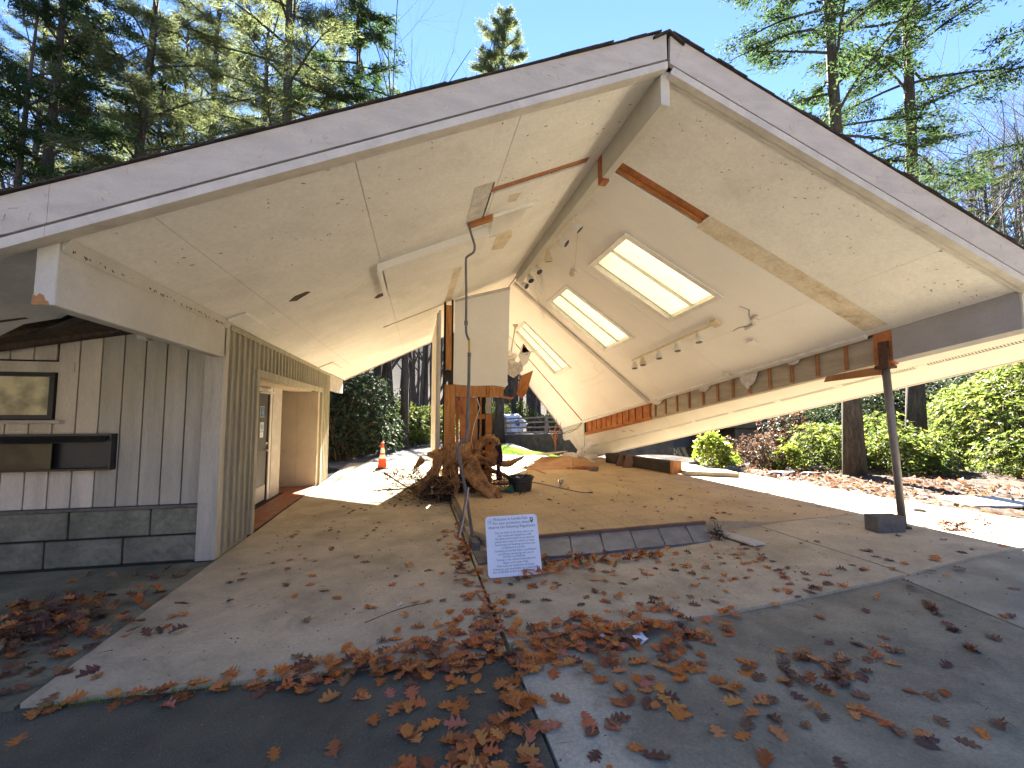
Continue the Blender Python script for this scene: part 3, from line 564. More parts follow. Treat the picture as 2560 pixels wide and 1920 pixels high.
def rbeam(v0, v1, name, mt, d=.39, u0=UB, u1=UB + .09, top=0., parent=SH, **k):
    n = max(1, int((v1 - v0) / 1)); mb = MB()
    for i in range(n):
        a, b = v0 + (v1 - v0) * i / n, v0 + (v1 - v0) * (i + 1) / n
        mb.hexa([zb(RS(u0, a), d), zb(RS(u1, a), d), zb(RS(u1, b), d), zb(RS(u0, b), d), zb(RS(u0, a), top), zb(RS(u1, a), top), zb(RS(u1, b), top), zb(RS(u0, b), top)])
    return mb.build(name, mt, parent, **k)
g = rbeam(3.12, 4.28, 'eave_beam', 'greybeam'); rbeam(4.283, 4.50, 'beam_block', 'redwood', d=.40, u1=UB + .1)
rbeam(3.10, 3.118, 'beam_end', 'beam', d=.392)
bw = rbeam(4.505, 9.50, 'stud_band', 'greyply', d=.37, u0=UB + .045, u1=UB + .09)
bo = rbeam(9.51, 13.1, 'stud_band', 'redwood', d=.37, u0=UB + .045, u1=UB + .09)
rbeam(13.12, 14.85, 'beam_end', 'beam', d=.37, u0=UB - .01)
rbeam(13.02, 13.115, 'beam_block', 'void', d=.37, u0=UB + .01)
v = 4.85; k = 0
while v < 9.4:
    rbeam(v, v + .04, 'stud', 'stud', d=.36, u0=UB + .005, u1=UB + .042, top=.0, parent=bw); v += .405 + random.uniform(-.02, .02)
v = 9.55
while v < 13.0:
    rbeam(v, v + .04, 'stud', 'orange', d=.36, u0=UB + .005, u1=UB + .042, top=.0, parent=bo); v += .30 + random.choice((0, .12, .02))
rbeam(9.51, 13.1, 'bottom_plate', 'orange', d=.375, u0=UB, u1=UB + .044, top=.345, parent=bo)
for (va, vb_, dd) in ((6.35, 6.72, .26), (7.5, 7.8, .11), (9.0, 9.4, .10), (5.55, 5.75, .09)):   # scraps of plasterboard still hanging
    pts = [RS(UB - .004, va), RS(UB - .004, vb_)]; n = 7; poly = [zb(pts[1], .0), zb(pts[0], .0)]
    for i in range(n + 1):
        t_ = i / n; v_ = va + (vb_ - va) * t_; poly.append(zb(RS(UB - .004, v_), .03 + dd * math.sin(math.pi * (.1 + .8 * t_)) * random.uniform(.75, 1.1)))
    MB().prism(poly, (-.012, 0, 0)).build('plasterboard_scrap', 'paper', bw)
# boarded eave soffit outside the stud band, with vent slots
M['soffit'] = mat('clean_soffit_paint', (.68, .64, .56), (.64, .60, .52), rough=.6, scale=1.5, bump=.04, fine=.015, stain=(.45, .36, .24), sscale=1, samt=.15)
vs_ = [3.1, 7.08, 9.6, 12.1, 14.9]
for i in range(4):
    surf(RS, 'soffit_panel', 'soffit', UB + .10, 5.10, vs_[i] + .004, vs_[i + 1] - .004, -.035, -.012, parent=dr)
    a, b = vs_[i] + (.45 if i else 0), vs_[i + 1] + (.45 if i < 3 else 0)
    surf(RS, 'soffit_panel', 'soffit', 5.155, 5.49, a + .004, b - .004, -.035, -.012, parent=dr)
surf(RS, 'vent_strip', 'deckwood', 5.103, 5.152, 3.1, 14.9, -.022, -.012, parent=dr)
mb = MB(); v = 3.15
while v < 14.8:
    if (v % 1.1) > .12: mb.hexa([RS(5.105, v, -.034), RS(5.15, v, -.034), RS(5.15, v + .014, -.034), RS(5.105, v + .014, -.034), RS(5.105, v, -.023), RS(5.15, v, -.023), RS(5.15, v + .014, -.023), RS(5.105, v + .014, -.023)]); v += .032
    else: mb.hexa([RS(5.104, v, -.036), RS(5.151, v, -.036), RS(5.151, v + .13, -.036), RS(5.104, v + .13, -.036), RS(5.104, v, -.023), RS(5.151, v, -.023), RS(5.151, v + .13, -.023), RS(5.104, v + .13, -.023)]); v += .14
mb.build('vent_louvres', 'soffit', dr, kind='stuff')
for p in ((4.9, 11.2), (4.85, 11.55)):
    a = Vector(RS(*p, -.038)); MB().prism([a, a + Vector((.10, .05, -.05)), a + Vector((.16, -.02, -.075)), a + Vector((.08, -.1, -.035))], (0, 0, -.012)).build('bare_splinter', 'orange', dr)
# fixtures on the ceiling
def disc(S, u, v, r, name, mt, h=.035, par=None):
    n = Vector(RR[:, 2]) if S is RS else Vector((-.4, 0, .9)); MB().lathe(S(u, v, -.002), [(r, 0), (r, -h * .6), (r * .8, -h)], 14, n).build(name, mt, par)
surf(RS, 'junction_box', 'ceiling_in', 3.58, 3.70, 5.79, 5.92, -.04, -.002, parent=dr, bevel=.005)
disc(RS, 4.13, 6.93, .075, 'ceiling_disc', 'white', .03, dr)

# ---------------------------------------------------------------- restroom wing on the left
XW = -2.16; wz = 2.665
sw = MB()
sw.box((-2.30, 5.66, -.05), (XW, 6.60, wz)); sw.box((-2.30, 10.95, -.05), (XW, 11.9, wz)); sw.box((-2.30, 6.60, 2.15), (XW, 10.95, wz))
sw = sw.build('side_wall', 'siding', SH)
MB().box((-2.33, 5.52, .0), (-2.135, 5.655, 2.64)).build('corner_board', 'siding_front', sw, bevel=.004)
MB().box((-2.16, 5.66, 2.60), (-2.125, 11.9, 2.67)).build('top_trim', 'siding', sw)
y = 5.74
while y < 11.9:
    if 6.50 < y < 11.04: MB().box((-2.159, y, 2.24), (-2.13, y + .042, 2.6)).build('batten', 'siding', sw)
    else: MB().box((-2.159, y, .02 + random.uniform(0, .02)), (-2.13, y + .042, 2.6)).build('batten', 'siding', sw)
    y += .178
# doorway surround
for a, b in (((-2.165, 6.58, .0), (-2.12, 6.68, 2.235)), ((-2.165, 10.90, .0), (-2.12, 10.99, 2.235)), ((-2.165, 6.681, 2.13), (-2.12, 10.899, 2.235))):
    MB().box(a, b).build('opening_trim', 'siding', sw, bevel=.004)
MB().box((-2.6, 10.70, 0), (-2.166, 10.895, 2.13)).build('opening_jamb', 'tanwall', sw, bevel=.005)
MB().box((-2.75, 6.66, 2.131), (-2.30, 10.70, 2.2)).build('opening_head', 'tanwall', sw)
# alcove behind the opening
al = MB().box((-2.85, 6.55, -.02), (-2.75, 8.20, 2.6)); al.box((-2.85, 9.14, -.02), (-2.75, 9.9, 2.6)); al.box((-2.85, 8.2, 2.04), (-2.75, 9.14, 2.6))
al = al.build('alcove_wall', 'tanwall', SH); MB().box((-3.9, 10.7, -.02), (-2.601, 10.8, 2.6)).build('back_wall', 'tanwall', al)
MB().box((-4.0, 6.5, 2.4), (-2.31, 10.9, 2.45)).build('alcove_ceiling', 'tanwall', al); MB().box((-2.7, 6.5, 0), (-2.31, 6.58, 2.4)).build('end_wall', 'tanwall', al)
MB().box((-4, 9.9, 0), (-3.9, 10.7, 2.4)).build('end_wall', 'tanwall', al)
dr_ = MB().box((-2.775, 8.225, .012), (-2.735, 9.105, 2.02)).build('door', 'door', SH, bevel=.003)
MB().box((-2.7345, 8.25, .03), (-2.728, 9.08, .30)).build('kick_plate', 'fascia_trim', dr_)
MB().box((-2.75, 9.108, .0), (-2.715, 9.16, 2.06)).build('door_frame', 'deckwood', dr_)
MB().box((-2.75, 9.162, .0), (-2.71, 9.28, 2.14)).build('door_frame', 'white', dr_)
MB().box((-2.75, 9.281, .0), (-2.70, 9.86, 2.14)).build('wall_boxing', 'fascia_trim', dr_)
MB().box((-2.75, 8.2, 2.03), (-2.71, 9.16, 2.10)).build('door_frame', 'white', dr_)
MB().prism([(-2.72, 8.6, 2.02), (-2.60, 8.75, 2.03), (-2.58, 8.95, 2.03), (-2.72, 9.08, 2.02)], (0, 0, -.025)).build('door_closer', 'white', dr_)
MB().lathe((-2.733, 9.04, 1.07), [(.028, 0), (.028, .02), (.02, .03)], 12, (1, 0, 0)).build('deadbolt', 'white', dr_)
MB().tube([(-2.733, 9.05, .94), (-2.68, 9.05, .94), (-2.675, 9.04, .94), (-2.675, 8.92, .94)], [.02, .014, .012, .011], 8).build('handle', 'white', dr_)
bp = MB().box((-2.7345, 8.70, 1.57), (-2.729, 8.90, 1.75)).build('accessible_plaque', 'blue', dr_)
MB().box((-2.7345, 8.69, 1.562), (-2.731, 8.91, 1.758)).build('plaque_border', 'white', dr_)
q = MB(); X = -2.7275   # wheelchair symbol
q.lathe((X, 8.80, 1.715), [(.012, 0), (.012, .002)], 10, (1, 0, 0)); q.bar((X, 8.80, 1.70), (X, 8.805, 1.655), .003, .014, up=(0, 1, 0)); q.bar((X, 8.805, 1.657), (X, 8.84, 1.652), .003, .012, up=(0, 0, 1)); q.bar((X, 8.84, 1.655), (X, 8.855, 1.61), .003, .012, up=(0, 1, 0))
for k in range(9):
    a0, a1 = R(110 + k * 24), R(134 + k * 24); q.bar((X, 8.80 + .04 * math.cos(a0), 1.635 + .04 * math.sin(a0)), (X, 8.80 + .04 * math.cos(a1), 1.635 + .04 * math.sin(a1)), .003, .01, up=(1, 0, 0))
q.build('wheelchair_symbol', 'white', bp)
wp = MB().box((-2.7345, 8.70, 1.30), (-2.729, 8.89, 1.47)).build('restroom_plaque', 'sign', dr_)
q = MB()
for yy in (8.755, 8.835): q.lathe((X, yy, 1.435), [(.012, 0), (.012, .002)], 8, (1, 0, 0)); q.box((X, yy - .016, 1.36), (X + .002, yy + .016, 1.42)); q.box((X, yy - .009, 1.32), (X + .002, yy + .009, 1.36))
q.build('figure_symbol', 'blue', wp)
MB().box((-2.7345, 8.70, 1.19), (-2.729, 8.88, 1.29)).build('notice_plate', 'sign', dr_)
# terracotta tiles of the alcove floor
tf = MB().box((-3.9, 6.55, -.03), (-2.13, 10.7, .001)).build('tile_bed', 'mortar', SH)
for i in range(11):
    for j in range(27):
        x0, y0 = -2.295 - i * .152 + .0, 6.56 + j * .152
        if x0 < -3.85 or (x0 < -2.75 and y0 < 9.8): continue
        h = random.uniform(0, .002); MB().box((x0, y0, .001), (x0 + .146, y0 + .146, .008 + h)).build('floor_tile', 'terra', tf)
# front wall: stone plinth, boards, window, display case
pl = MB().box((-6.5, 5.59, -.05), (-2.22, 5.9, .585)).build('stone_plinth', 'mortar', SH)
def block(x0, x1, z0, z1):
    o = MB(); d = random.uniform(0, .008)
    n = 5; P = []
    o.box((x0, 5.562 - d, z0), (x1, 5.62, z1)); o.build('stone_block', 'stone', pl, bevel=.008)
for row, xsr in ((0, [-2.195, -3.045, -3.74, -4.5, -5.3, -6.2]), (1, [-2.195, -2.80, -3.545, -4.3, -5.1, -5.9])):
    for a, b in zip(xsr, xsr[1:]): block(b + .016, a, .01 + row * .29, .278 + row * .29 + (.012 if row else 0))
MB().box((-6.5, 5.53, .587), (-2.19, 5.64, .612)).build('plinth_cap', 'slate', pl)
fw = MB().box((-6.5, 5.63, .6), (-2.331, 5.66, 2.0)); fw.prism([(-6.5, 5.63, 2.0), (-2.331, 5.63, 2.0), (-2.331, 5.63, 2.60), (-3.22, 5.63, 2.47), (-6.5, 5.63, 1.70 + .1)], (0, .03, 0))
fw = fw.build('front_wall', 'mortar', SH)
def ztop(x): return 2.50 + (x + 3.22) * .215 if x < -3.0 else 2.545
x = -2.335; n = 0
WIN = (-5.2, -3.74, 1.53, 2.07)
while x > -6.3:
    x1 = x - .192; zt = ztop((x + x1) / 2) + .01; mt = 'siding_front' if n < 5 else 'siding_white'
    spans = [(.615, zt)]
    if x1 < WIN[1] - .02: spans = [(.615, WIN[2] - .01), (WIN[3] + .12, zt)]
    if len(spans) == 2 and x > WIN[1] + .01: spans = []; MB().box((WIN[1] - .01, 5.60, .615), (x, 5.629, zt)).build('siding_board', mt, fw, bevel=.003); MB().box((x1, 5.60, .615), (WIN[1] - .012, 5.629, WIN[2] - .01)).build('siding_board', mt, fw, bevel=.003)
    for a, b in spans: MB().box((x1, 5.60, a), (x, 5.629, b)).build('siding_board', mt, fw, bevel=.003)
    x = x1 - .014; n += 1
for a in range(0): pass
wn = MB(); x0, x1, z0, z1 = -5.2, -3.76, 1.56, 2.055
wn.box((x0, 5.575, z1 - .045), (x1, 5.64, z1)); wn.box((x0, 5.575, z0), (x1, 5.64, z0 + .04)); wn.box((x1 - .045, 5.575, z0 + .041), (x1, 5.64, z1 - .046)); wn.box((x0, 5.575, z0 + .041), (x0 + .045, 5.64, z1 - .046))
wn = wn.build('window', 'darkmetal', SH); MB().box((x0 + .046, 5.612, z0 + .041), (x1 - .046, 5.62, z1 - .046)).build('window_pane', 'winglass', wn)
MB().box((x0 - .05, 5.53, z0 - .05), (x1 + .10, 5.64, z0 - .012)).build('window_sill', 'fascia_trim', wn, bevel=.004)
MB().box((x0, 5.585, z1 + .002), (x1 + .16, 5.625, z1 + .115)).build('window_head_board', 'siding_white', wn)
dc = MB(); x0, x1, z0, z1 = -5.2, -3.165, 1.015, 1.40
dc.box((x0, 5.50, z0), (x1, 5.60, z0 + .02)); dc.box((x0, 5.50, z1 - .02), (x1, 5.60, z1)); dc.box((x1 - .02, 5.50, z0 + .021), (x1, 5.60, z1 - .021)); dc.box((x0, 5.585, z0 + .021), (x1 - .021, 5.598, z1 - .021))
dc = dc.build('display_case', 'darkmetal', SH); MB().prism([(x0, 5.49, z1 - .02), (x0, 5.44, z1 - .07), (x0, 5.455, z1 - .085), (x0, 5.50, z1 - .04)], (x1 - x0 - .03, 0, 0)).build('hood', 'darkmetal', dc)
MB().box((x0, 5.515, z0 + .022), (-3.70, 5.525, z1 - .10)).build('case_glass', 'caseglass', dc)
MB().box((-3.0, 5.50, 2.43), (-2.90, 5.60, 2.50)).build('wall_lamp_base', 'white', SH, bevel=.01)

# ---------------------------------------------------------------- the broken partition
Y0 = 8.9
def wall_poly(pts, y, th, name, mt, par, **k): return MB().prism([(x, y, z) for x, z in pts], (0, th, 0)).build(name, mt, par, **k)
pt = wall_poly([(.755, 2.23), (1.2, 2.20), (1.60, 2.22), (1.84, 2.185), (1.87, 2.21), (1.90, 2.24), (1.885, 2.32), (1.915, 3.2), (1.94, 4.33), (.77, 3.99)], Y0 - .02, .02, 'partition_board', 'ceiling_in', SH)
wall_poly([(.77, 3.93), (1.94, 4.27), (1.94, 4.33), (.77, 3.99)], Y0 - .045, .022, 'cornice', 'fascia_trim', pt)
wall_poly([(.76, 2.24), (.80, 2.2), (1.86, 2.15), (1.87, 2.22), (1.92, 4.3), (.79, 3.95)], Y0 + .09, .02, 'rear_board', 'greyply', pt)
MB().box((.60, Y0 - .03, 2.52), (.715, Y0 + .09, 3.86)).build('end_post', 'fir_v', pt)
MB().box((.56, Y0 + .0, .1), (.60, Y0 + .1, 3.93)).build('painted_gap_shade', 'void', pt); MB().box((.716, Y0 - .01, 2.2), (.753, Y0 + .09, 3.98)).build('painted_gap_shade', 'void', pt)  # black strips painted as the shade in the gaps beside the posts
MB().prism([(.53, Y0 - .03, 2.38), (.62, Y0 - .03, 2.53), (.75, Y0 - .04, 2.50), (.73, Y0 - .04, 2.25), (.69, Y0 - .03, 2.18), (.66, Y0 - .03, 2.3), (.59, Y0 - .03, 2.24), (.58, Y0 - .03, 2.36)], (0, .01, 0)).build('torn_felt', 'char', pt)
MB().box((.58, Y0 - .04, .14), (.80, Y0 + .1, 2.22)).build('wide_post', 'fir_v', pt)
for a, b, mt in (((.805, Y0 - .03, 1.975), (1.43, Y0 + .02, 2.19), 'fir_v'), ((1.436, Y0 - .045, 1.97), (1.50, Y0 + .03, 2.20), 'orange'), ((1.505, Y0 - .03, 1.97), (1.80, Y0 + .02, 2.18), 'fir_v')):
    MB().box(a, b).build('header', mt, pt, bevel=.004)
MB().prism([(1.80, Y0 - .03, 2.0), (2.02, Y0 - .03, 1.97), (1.99, Y0 - .03, 1.93), (1.8, Y0 - .03, 1.965)], (0, .05, 0)).build('splintered_plate', 'redwood', pt)
for a, b, mt in (((.90, Y0 + .05, .14), (1.27, Y0 + .07, 1.97), 'fir_v'), ((1.275, Y0 + .04, .14), (1.31, Y0 + .08, 1.97), 'void'), ((1.315, Y0 - .01, .14), (1.345, Y0 + .06, 1.97), 'orange'), ((1.35, Y0 + .05, .14), (1.43, Y0 + .07, 1.97), 'void'), ((1.425, Y0 - .03, .14), (1.56, Y0 + .04, 1.62), 'orange'), ((1.44, Y0 - .02, 1.63), (1.54, Y0 + .03, 1.965), 'greyply')):
    MB().box(a, b).build('stud' if mt != 'void' else 'painted_gap_shade', mt, pt)  # void pieces are gaps between studs, their shade painted black
MB().box((.91, Y0 - .0, 1.52), (1.42, Y0 + .045, 1.62)).build('nogging', 'orange', pt); MB().box((1.346, Y0, .78), (1.42, Y0 + .045, .86)).build('nogging', 'orange', pt)
MB().bar((.88, Y0 - .02, 1.9), (1.05, Y0 - .02, .7), .10, .03, up=(0, 1, 0)).build('leaning_stud', 'redwood', pt)
MB().bar((.84, Y0 + .01, 1.95), (.86, Y0 + .01, .2), .06, .03, up=(0, 1, 0)).build('stud', 'orange', pt)
swl = MB().prism([(.45, 8.93, .02), (.45, 12.4, .02), (.45, 12.4, 3.78), (.45, 8.93, 3.76)], (.05, 0, 0)).build('inner_side_wall', 'siding_white', SH)
for yy in (8.95, 9.02): MB().box((.415, yy, .1), (.449, yy + .03, 3.7)).build('corner_strip', 'fascia_trim', swl)
MB().tube([(1.24, Y0 - .06, 1.95), (1.30, Y0 - .08, 1.75), (1.18, Y0 - .08, 1.4), (1.12, Y0 - .08, 1.1), (1.2, Y0 - .08, .75)], .008, 6).build('loose_cable', 'white', pt)
# steel post shoring up the front right corner
sp = thing('steel_post', (6.0, 4.42, .17), 'scuffed round steel post propping the front right corner of the roof', 'post')
tp = Vector(RS(UB + .045, 4.40)); tp.z -= .40; ft = Vector((6.09, 4.42, .165))
MB().tube([ft, ft + (tp - ft) * .45, tp + Vector((0, 0, -.06))], [.044, .044, .044], 20).build('pipe', 'steel', sp, smooth_=True)
MB().tube([ft + Vector((0, 0, .0)), ft + Vector((0, 0, .025))], .085, 16).build('base_flange', 'rust', sp)
c_ = tp + Vector((-.0, -.10, .17)); MB().obox(tp + Vector((-.055, -.03, .11)), (.03, .12, .36)).build('bracket', 'rust', sp)
MB().obox(tp + Vector((0, 0, -.035)), (.16, .16, .04)).build('top_plate', 'rust', sp)
MB().prism([tuple(tp + Vector(q)) for q in ((-.06, .02, -.02), (-.09, .75, -.09), (-.09, .80, -.17), (-.06, .02, -.13))], (.05, 0, 0)).build('timber_wedge', 'stud', sp)
# ---------------------------------------------------------------- track lights, detectors, conduit
nrm = Vector(RR[:, 2]); uax = Vector(RR[:, 0])
def head(t, base, aim, mt, s=1.):
    base = Vector(base); aim = Vector(aim).normalized()
    j = base + Vector((0, 0, -.075 * s)); h = thing_part = None
    st = MB(); st.tube([base, base + Vector((0, 0, -.03 * s)), j], [.016 * s, .012 * s, .012 * s], 8)
    hd = MB().lathe(j - aim * .045 * s, [(.02 * s, 0), (.036 * s, .006 * s), (.04 * s, .05 * s), (.048 * s, .07 * s), (.062 * s, .10 * s), (.064 * s, .15 * s), (.057 * s, .15 * s), (.05 * s, .115 * s)], 16, aim).build('lamp_head', mt, t, smooth_=False)
    st.build('stem', mt, hd); MB().lathe(j + aim * .1055 * s, [(.055 * s, 0), (.055 * s, .002 * s)], 14, aim).build('dark_opening_disc', 'black', hd)  # black disc covers the bell opening
t = thing('track_light', (2.13, 5.45, 4.25), 'spotlight track with six heads along the ridge beam', 'track light')
tr = []
for y in (5.45, 9.0): tr.append(Vector((ridx(y) + .062, y, RS(0, y)[2] - .185)))
MB().bar(tr[0], tr[1], .035, .025).build('rail', 'cream', t)
for y, aim, mt in ((5.55, (.55, -.15, -.6), 'white'), (6.15, (.55, -.3, -.5), 'white'), (6.85, (.15, .2, -1), 'cream'), (7.6, (.3, -.5, -.8), 'white'), (8.2, (.2, -.5, -.8), 'white'), (8.75, (.5, -.6, -.5), 'white')):
    p = Vector((ridx(y) + .075, y, RS(0, y)[2] - .195)); head(t, p, aim, mt, 1.08)
t = thing('track_light', RS(3.0, 7.2, -.03), 'spotlight track with five heads low on the sagging right ceiling', 'track light')
a, b = Vector(RS(3.02, 8.55, -.03)), Vector(RS(2.97, 6.0, -.03)); MB().bar(a, b, .035, .025, up=nrm).build('rail', 'cream', t)
surf(RS, 'power_feed', 'cream', 2.90, 3.04, 5.88, 6.02, -.05, -.003, parent=t)
for f, mt in ((.04, 'white'), (.17, 'cream'), (.40, 'white'), (.63, 'white'), (.86, 'white')):
    p = a.lerp(b, f) - nrm * .012; head(t, p, (-.05, -.25, -1), mt, 1.06)
def tagc(o, l, c, g=None): return tag(o, l, c, g)
t = thing('smoke_detector', RS(.76, 7.19, 0), 'small round white detector between the ridge and the first skylight', 'smoke detector')
MB().lathe(RS(.76, 7.19, -.003), [(.065, 0), (.065, -.02), (.05, -.03)], 14, nrm).build('base', 'white', t)
MB().lathe(RS(.76, 7.19, -.034), [(.05, 0), (.055, -.03), (.03, -.06), (.012, -.065)], 14, nrm).build('sensor', 'cream', t)
MB().tube([RS(.35, 6.0, -.012), RS(.75, 7.1, -.012)], .004, 5).build('wire', 'cream', t)
# hanging conduit
t = thing('hanging_conduit', (.70, 5.3, .15), 'bent grey conduit hanging from the left ceiling down to the floor', 'conduit')
Y = 5.05
cp = [(.58, 5.0, 3.92), (.62, 5.0, 3.75), (.665, 5.02, 3.62), (.655, 5.04, 3.54), (.585, 5.06, 3.49), (.57, 5.08, 3.42), (.58, 5.1, 3.0), (.585, 5.15, 2.66), (.595, 5.15, 2.56), (.625, 5.16, 2.50)]
def spl(pts, n=6):
    pts = [Vector(p) for p in pts]; o = []
    for i in range(len(pts) - 1):
        p0, p1, p2, p3 = pts[max(i - 1, 0)], pts[i], pts[i + 1], pts[min(i + 2, len(pts) - 1)]
        for k in range(n):
            s = k / n; o.append(.5 * ((2 * p1) + (p2 - p0) * s + (2 * p0 - 5 * p1 + 4 * p2 - p3) * s * s + (3 * p1 - p0 - 3 * p2 + p3) * s ** 3))
    return o + [pts[-1]]
MB().tube(spl(cp, 3), .014, 8).build('upper_pipe', 'conduit', t, smooth_=True)
MB().tube([(.625, 5.16, 2.50), (.63, 5.18, 2.35)], .013, 8).build('yellow_tape', 'yellow', t)
MB().tube(spl([(.63, 5.18, 2.352), (.628, 5.2, 1.9), (.61, 5.2, 1.34), (.585, 5.2, 1.30), (.53, 5.2, 1.27), (.505, 5.2, 1.21), (.52, 5.2, 1.1), (.575, 5.22, .85), (.64, 5.25, .5), (.70, 5.3, .145)], 4), .019, 8).build('lower_pipe', 'conduit', t, smooth_=True)
for p in ((.585, 5.15, 2.68), (.63, 5.18, 2.30), (.53, 5.2, 1.03)): MB().tube([p, (p[0], p[1], p[2] + .05)], .022, 8).build('coupling', 'conduit', t)
for (z0, x0, mt) in ((.5, .60, 'redwood'), (.46, .615, 'paper'), (.44, .59, 'conduit')): MB().tube([(x0 + .02, 5.18, .75), (x0 - .02, 5.18, z0), (x0 - .08, 5.2, .18)], .007, 5).build('loose_wire', mt, t)
t = thing('ceiling_cable', LS(.54, 8.98, -.02), 'thin cable run with an open end on the left ceiling', 'cable')
MB().tube([LS(.54, 8.98, -.012), LS(.0, 8.97, -.012), LS(-.40, 8.95, -.012), LS(-.46, 8.93, -.012), LS(-.56, 8.95, -.014)], .008, 6).build('cable', 'beam', t); MB().bar(LS(-.64, 8.95, -.015), LS(-.54, 8.95, -.015), .03, .015).build('cable_end', 'beam', t)
# wires at sagging end
t = thing('dangling_wire', RS(4.2, 13.1, -.2), 'thin wires looping over the white beam end at the far low corner', 'wire')
p = Vector(RS(4.2, 13.1, -.1)); MB().tube(spl([p, p + Vector((-.1, .1, -.12)), p + Vector((-.25, .3, -.3)), p + Vector((-.6, .5, -.38))], 4), .007, 5).build('wire', 'void', t)
MB().tube(spl([p, p + Vector((-.13, .05, -.2)), p + Vector((-.3, .2, -.24)), p + Vector((-.75, .3, -.42))], 4), .007, 5).build('wire', 'void', t)
MB().tube([RS(4.33, 12.9, -.35), tuple(Vector(RS(4.33, 12.9, -.35)) + Vector((.02, 0, -.9)))], .006, 5).build('wire', 'void', t)

# ---------------------------------------------------------------- ceiling fans
def fan(loc, label, tilt, rod, hang=False):
    t = thing('ceiling_fan', loc, label, 'ceiling fan'); loc = Vector(loc); ax = Vector(tilt).normalized()
    hub = MB().lathe(loc - ax * .07, [(.05, 0), (.12, .02), (.14, .06), (.12, .12), (.06, .15)], 16, ax).build('motor_housing', 'white', t)
    MB().lathe(loc - ax * .15, [(.03, 0), (.07, .02), (.075, .07)], 14, ax).build('switch_housing', 'white', hub)
    if rod: MB().tube([loc + ax * .06, loc + Vector(rod)], .014, 8).build('down_rod', 'cream', t); MB().lathe(loc + Vector(rod), [(.07, .03), (.06, 0), (.02, -.05)], 12, (0, 0, 1)).build('canopy', 'cream', t)
    a = ax.orthogonal().normalized(); b = ax.cross(a)
    for k in range(5 if not hang else 4):
        an = k * 2 * math.pi / (5 if not hang else 4) + .5; d = a * math.cos(an) + b * math.sin(an); s = d.cross(ax)
        mb = MB(); pts = [(.13, .025), (.2, .03), (.24, .06), (.6, .07), (.63, .05)]
        poly = [loc + d * r - s * wv for r, wv in pts] + [loc + d * r + s * wv for r, wv in pts[::-1]]
        mb.prism(poly, ax * .01).build('blade', 'ceiling_in' if not hang else 'white', t)
fan((4.95, 12.55, .42), 'fallen ceiling fan lying blades up where the roof meets the floor', (.25, -.85, .35), None)
fan((2.13, 9.62, 2.93), 'ceiling fan dangling on a bent rod beside the partition', (-.2, .1, 1), (.1, 0, .72), True)
t = thing('torn_ceiling_debris', (2.35, 9.9, 2.2), 'torn paper and splintered boards hanging beside the broken partition', 'debris')
MB().prism([(2.36, 9.6, 2.5), (2.62, 9.55, 2.62), (2.50, 9.7, 2.1), (2.38, 9.7, 1.98), (2.26, 9.65, 2.08)], (.02, .03, .0)).build('hanging_board', 'orange', t)
MB().prism([(2.05, 9.6, 2.85), (2.3, 9.6, 2.8), (2.42, 9.6, 2.95), (2.4, 9.62, 2.62), (2.2, 9.65, 2.45), (2.03, 9.62, 2.55)], (0, .03, 0)).build('torn_insulation', 'paper', t)
MB().prism([(2.38, 9.6, 3.2), (2.6, 9.6, 3.05), (2.52, 9.62, 2.8), (2.4, 9.6, 2.7), (2.3, 9.6, 2.95)], (0, .02, 0)).build('torn_insulation', 'ceiling_in', t)
MB().prism([(2.42, 9.6, 3.25), (2.56, 9.6, 3.05), (2.5, 9.6, 2.98), (2.38, 9.6, 3.05)], (0, .06, 0)).build('splinter', 'redwood', t)
MB().bar((2.38, 9.66, 2.9), (2.2, 9.7, 1.98), .035, .02, up=(0, 1, 0)).build('splinter', 'deckwood', t)
t = thing('plastic_film', (2.2, 8.4, 4.1), 'torn clear plastic film hanging by the last spotlight', 'plastic film')
def filmm(P, name='film_strip'):
    return MB().add(P, [(0, 1, 2, 3)]).build(name, 'film', t)
filmm([RS(.28, 9.0, -.04), RS(.34, 8.6, -.08), RS(.95, 9.2, -.22), RS(1.1, 9.75, -.10)]); filmm([RS(.25, 8.2, -.04), RS(.32, 7.9, -.06), RS(.62, 8.5, -.12), RS(.7, 8.9, -.06)])
t = thing('plastic_film', LS(1.05, 5.3, -.05), 'sagging clear film over the broken corner of the ceiling panel', 'plastic film')
filmm([LS(.88, 5.02, -.03), LS(1.4, 5.05, -.02), LS(1.35, 5.6, -.06), LS(.92, 5.55, -.09)])

# ---------------------------------------------------------------- uprooted stump
def gnarl(pts, rad, n=14, seed=0, ridge=.27):
    rr = random.Random(seed); ph = [rr.uniform(0, 6.28) for _ in range(4)]
    P = spl(pts, 6); m_ = len(P); RD = []
    for i in range(m_):
        f = i / (m_ - 1) * (len(rad) - 1); a = int(min(f, len(rad) - 1.001)); RD.append(rad[a] + (rad[a + 1] - rad[a]) * (f - a))
    P = [p + Vector((rr.gauss(0, 1), rr.gauss(0, 1), rr.gauss(0, 1))) * RD[i] * .05 for i, p in enumerate(P)]
    prof = lambda i, j: 1 + ridge * math.sin(3 * 2 * math.pi * j / n + ph[0] + i * .12) + ridge * .6 * math.sin(5 * 2 * math.pi * j / n + ph[1] - i * .1) + .10 * math.sin(i * .9 + ph[2]) + rr.uniform(-.05, .05)
    return MB().tube(P, RD, n, prof=prof)
ST = thing('uprooted_stump', (.8, 8.3, .02), 'weathered brown tree stump with twisted roots lying in front of the broken partition', 'tree stump')
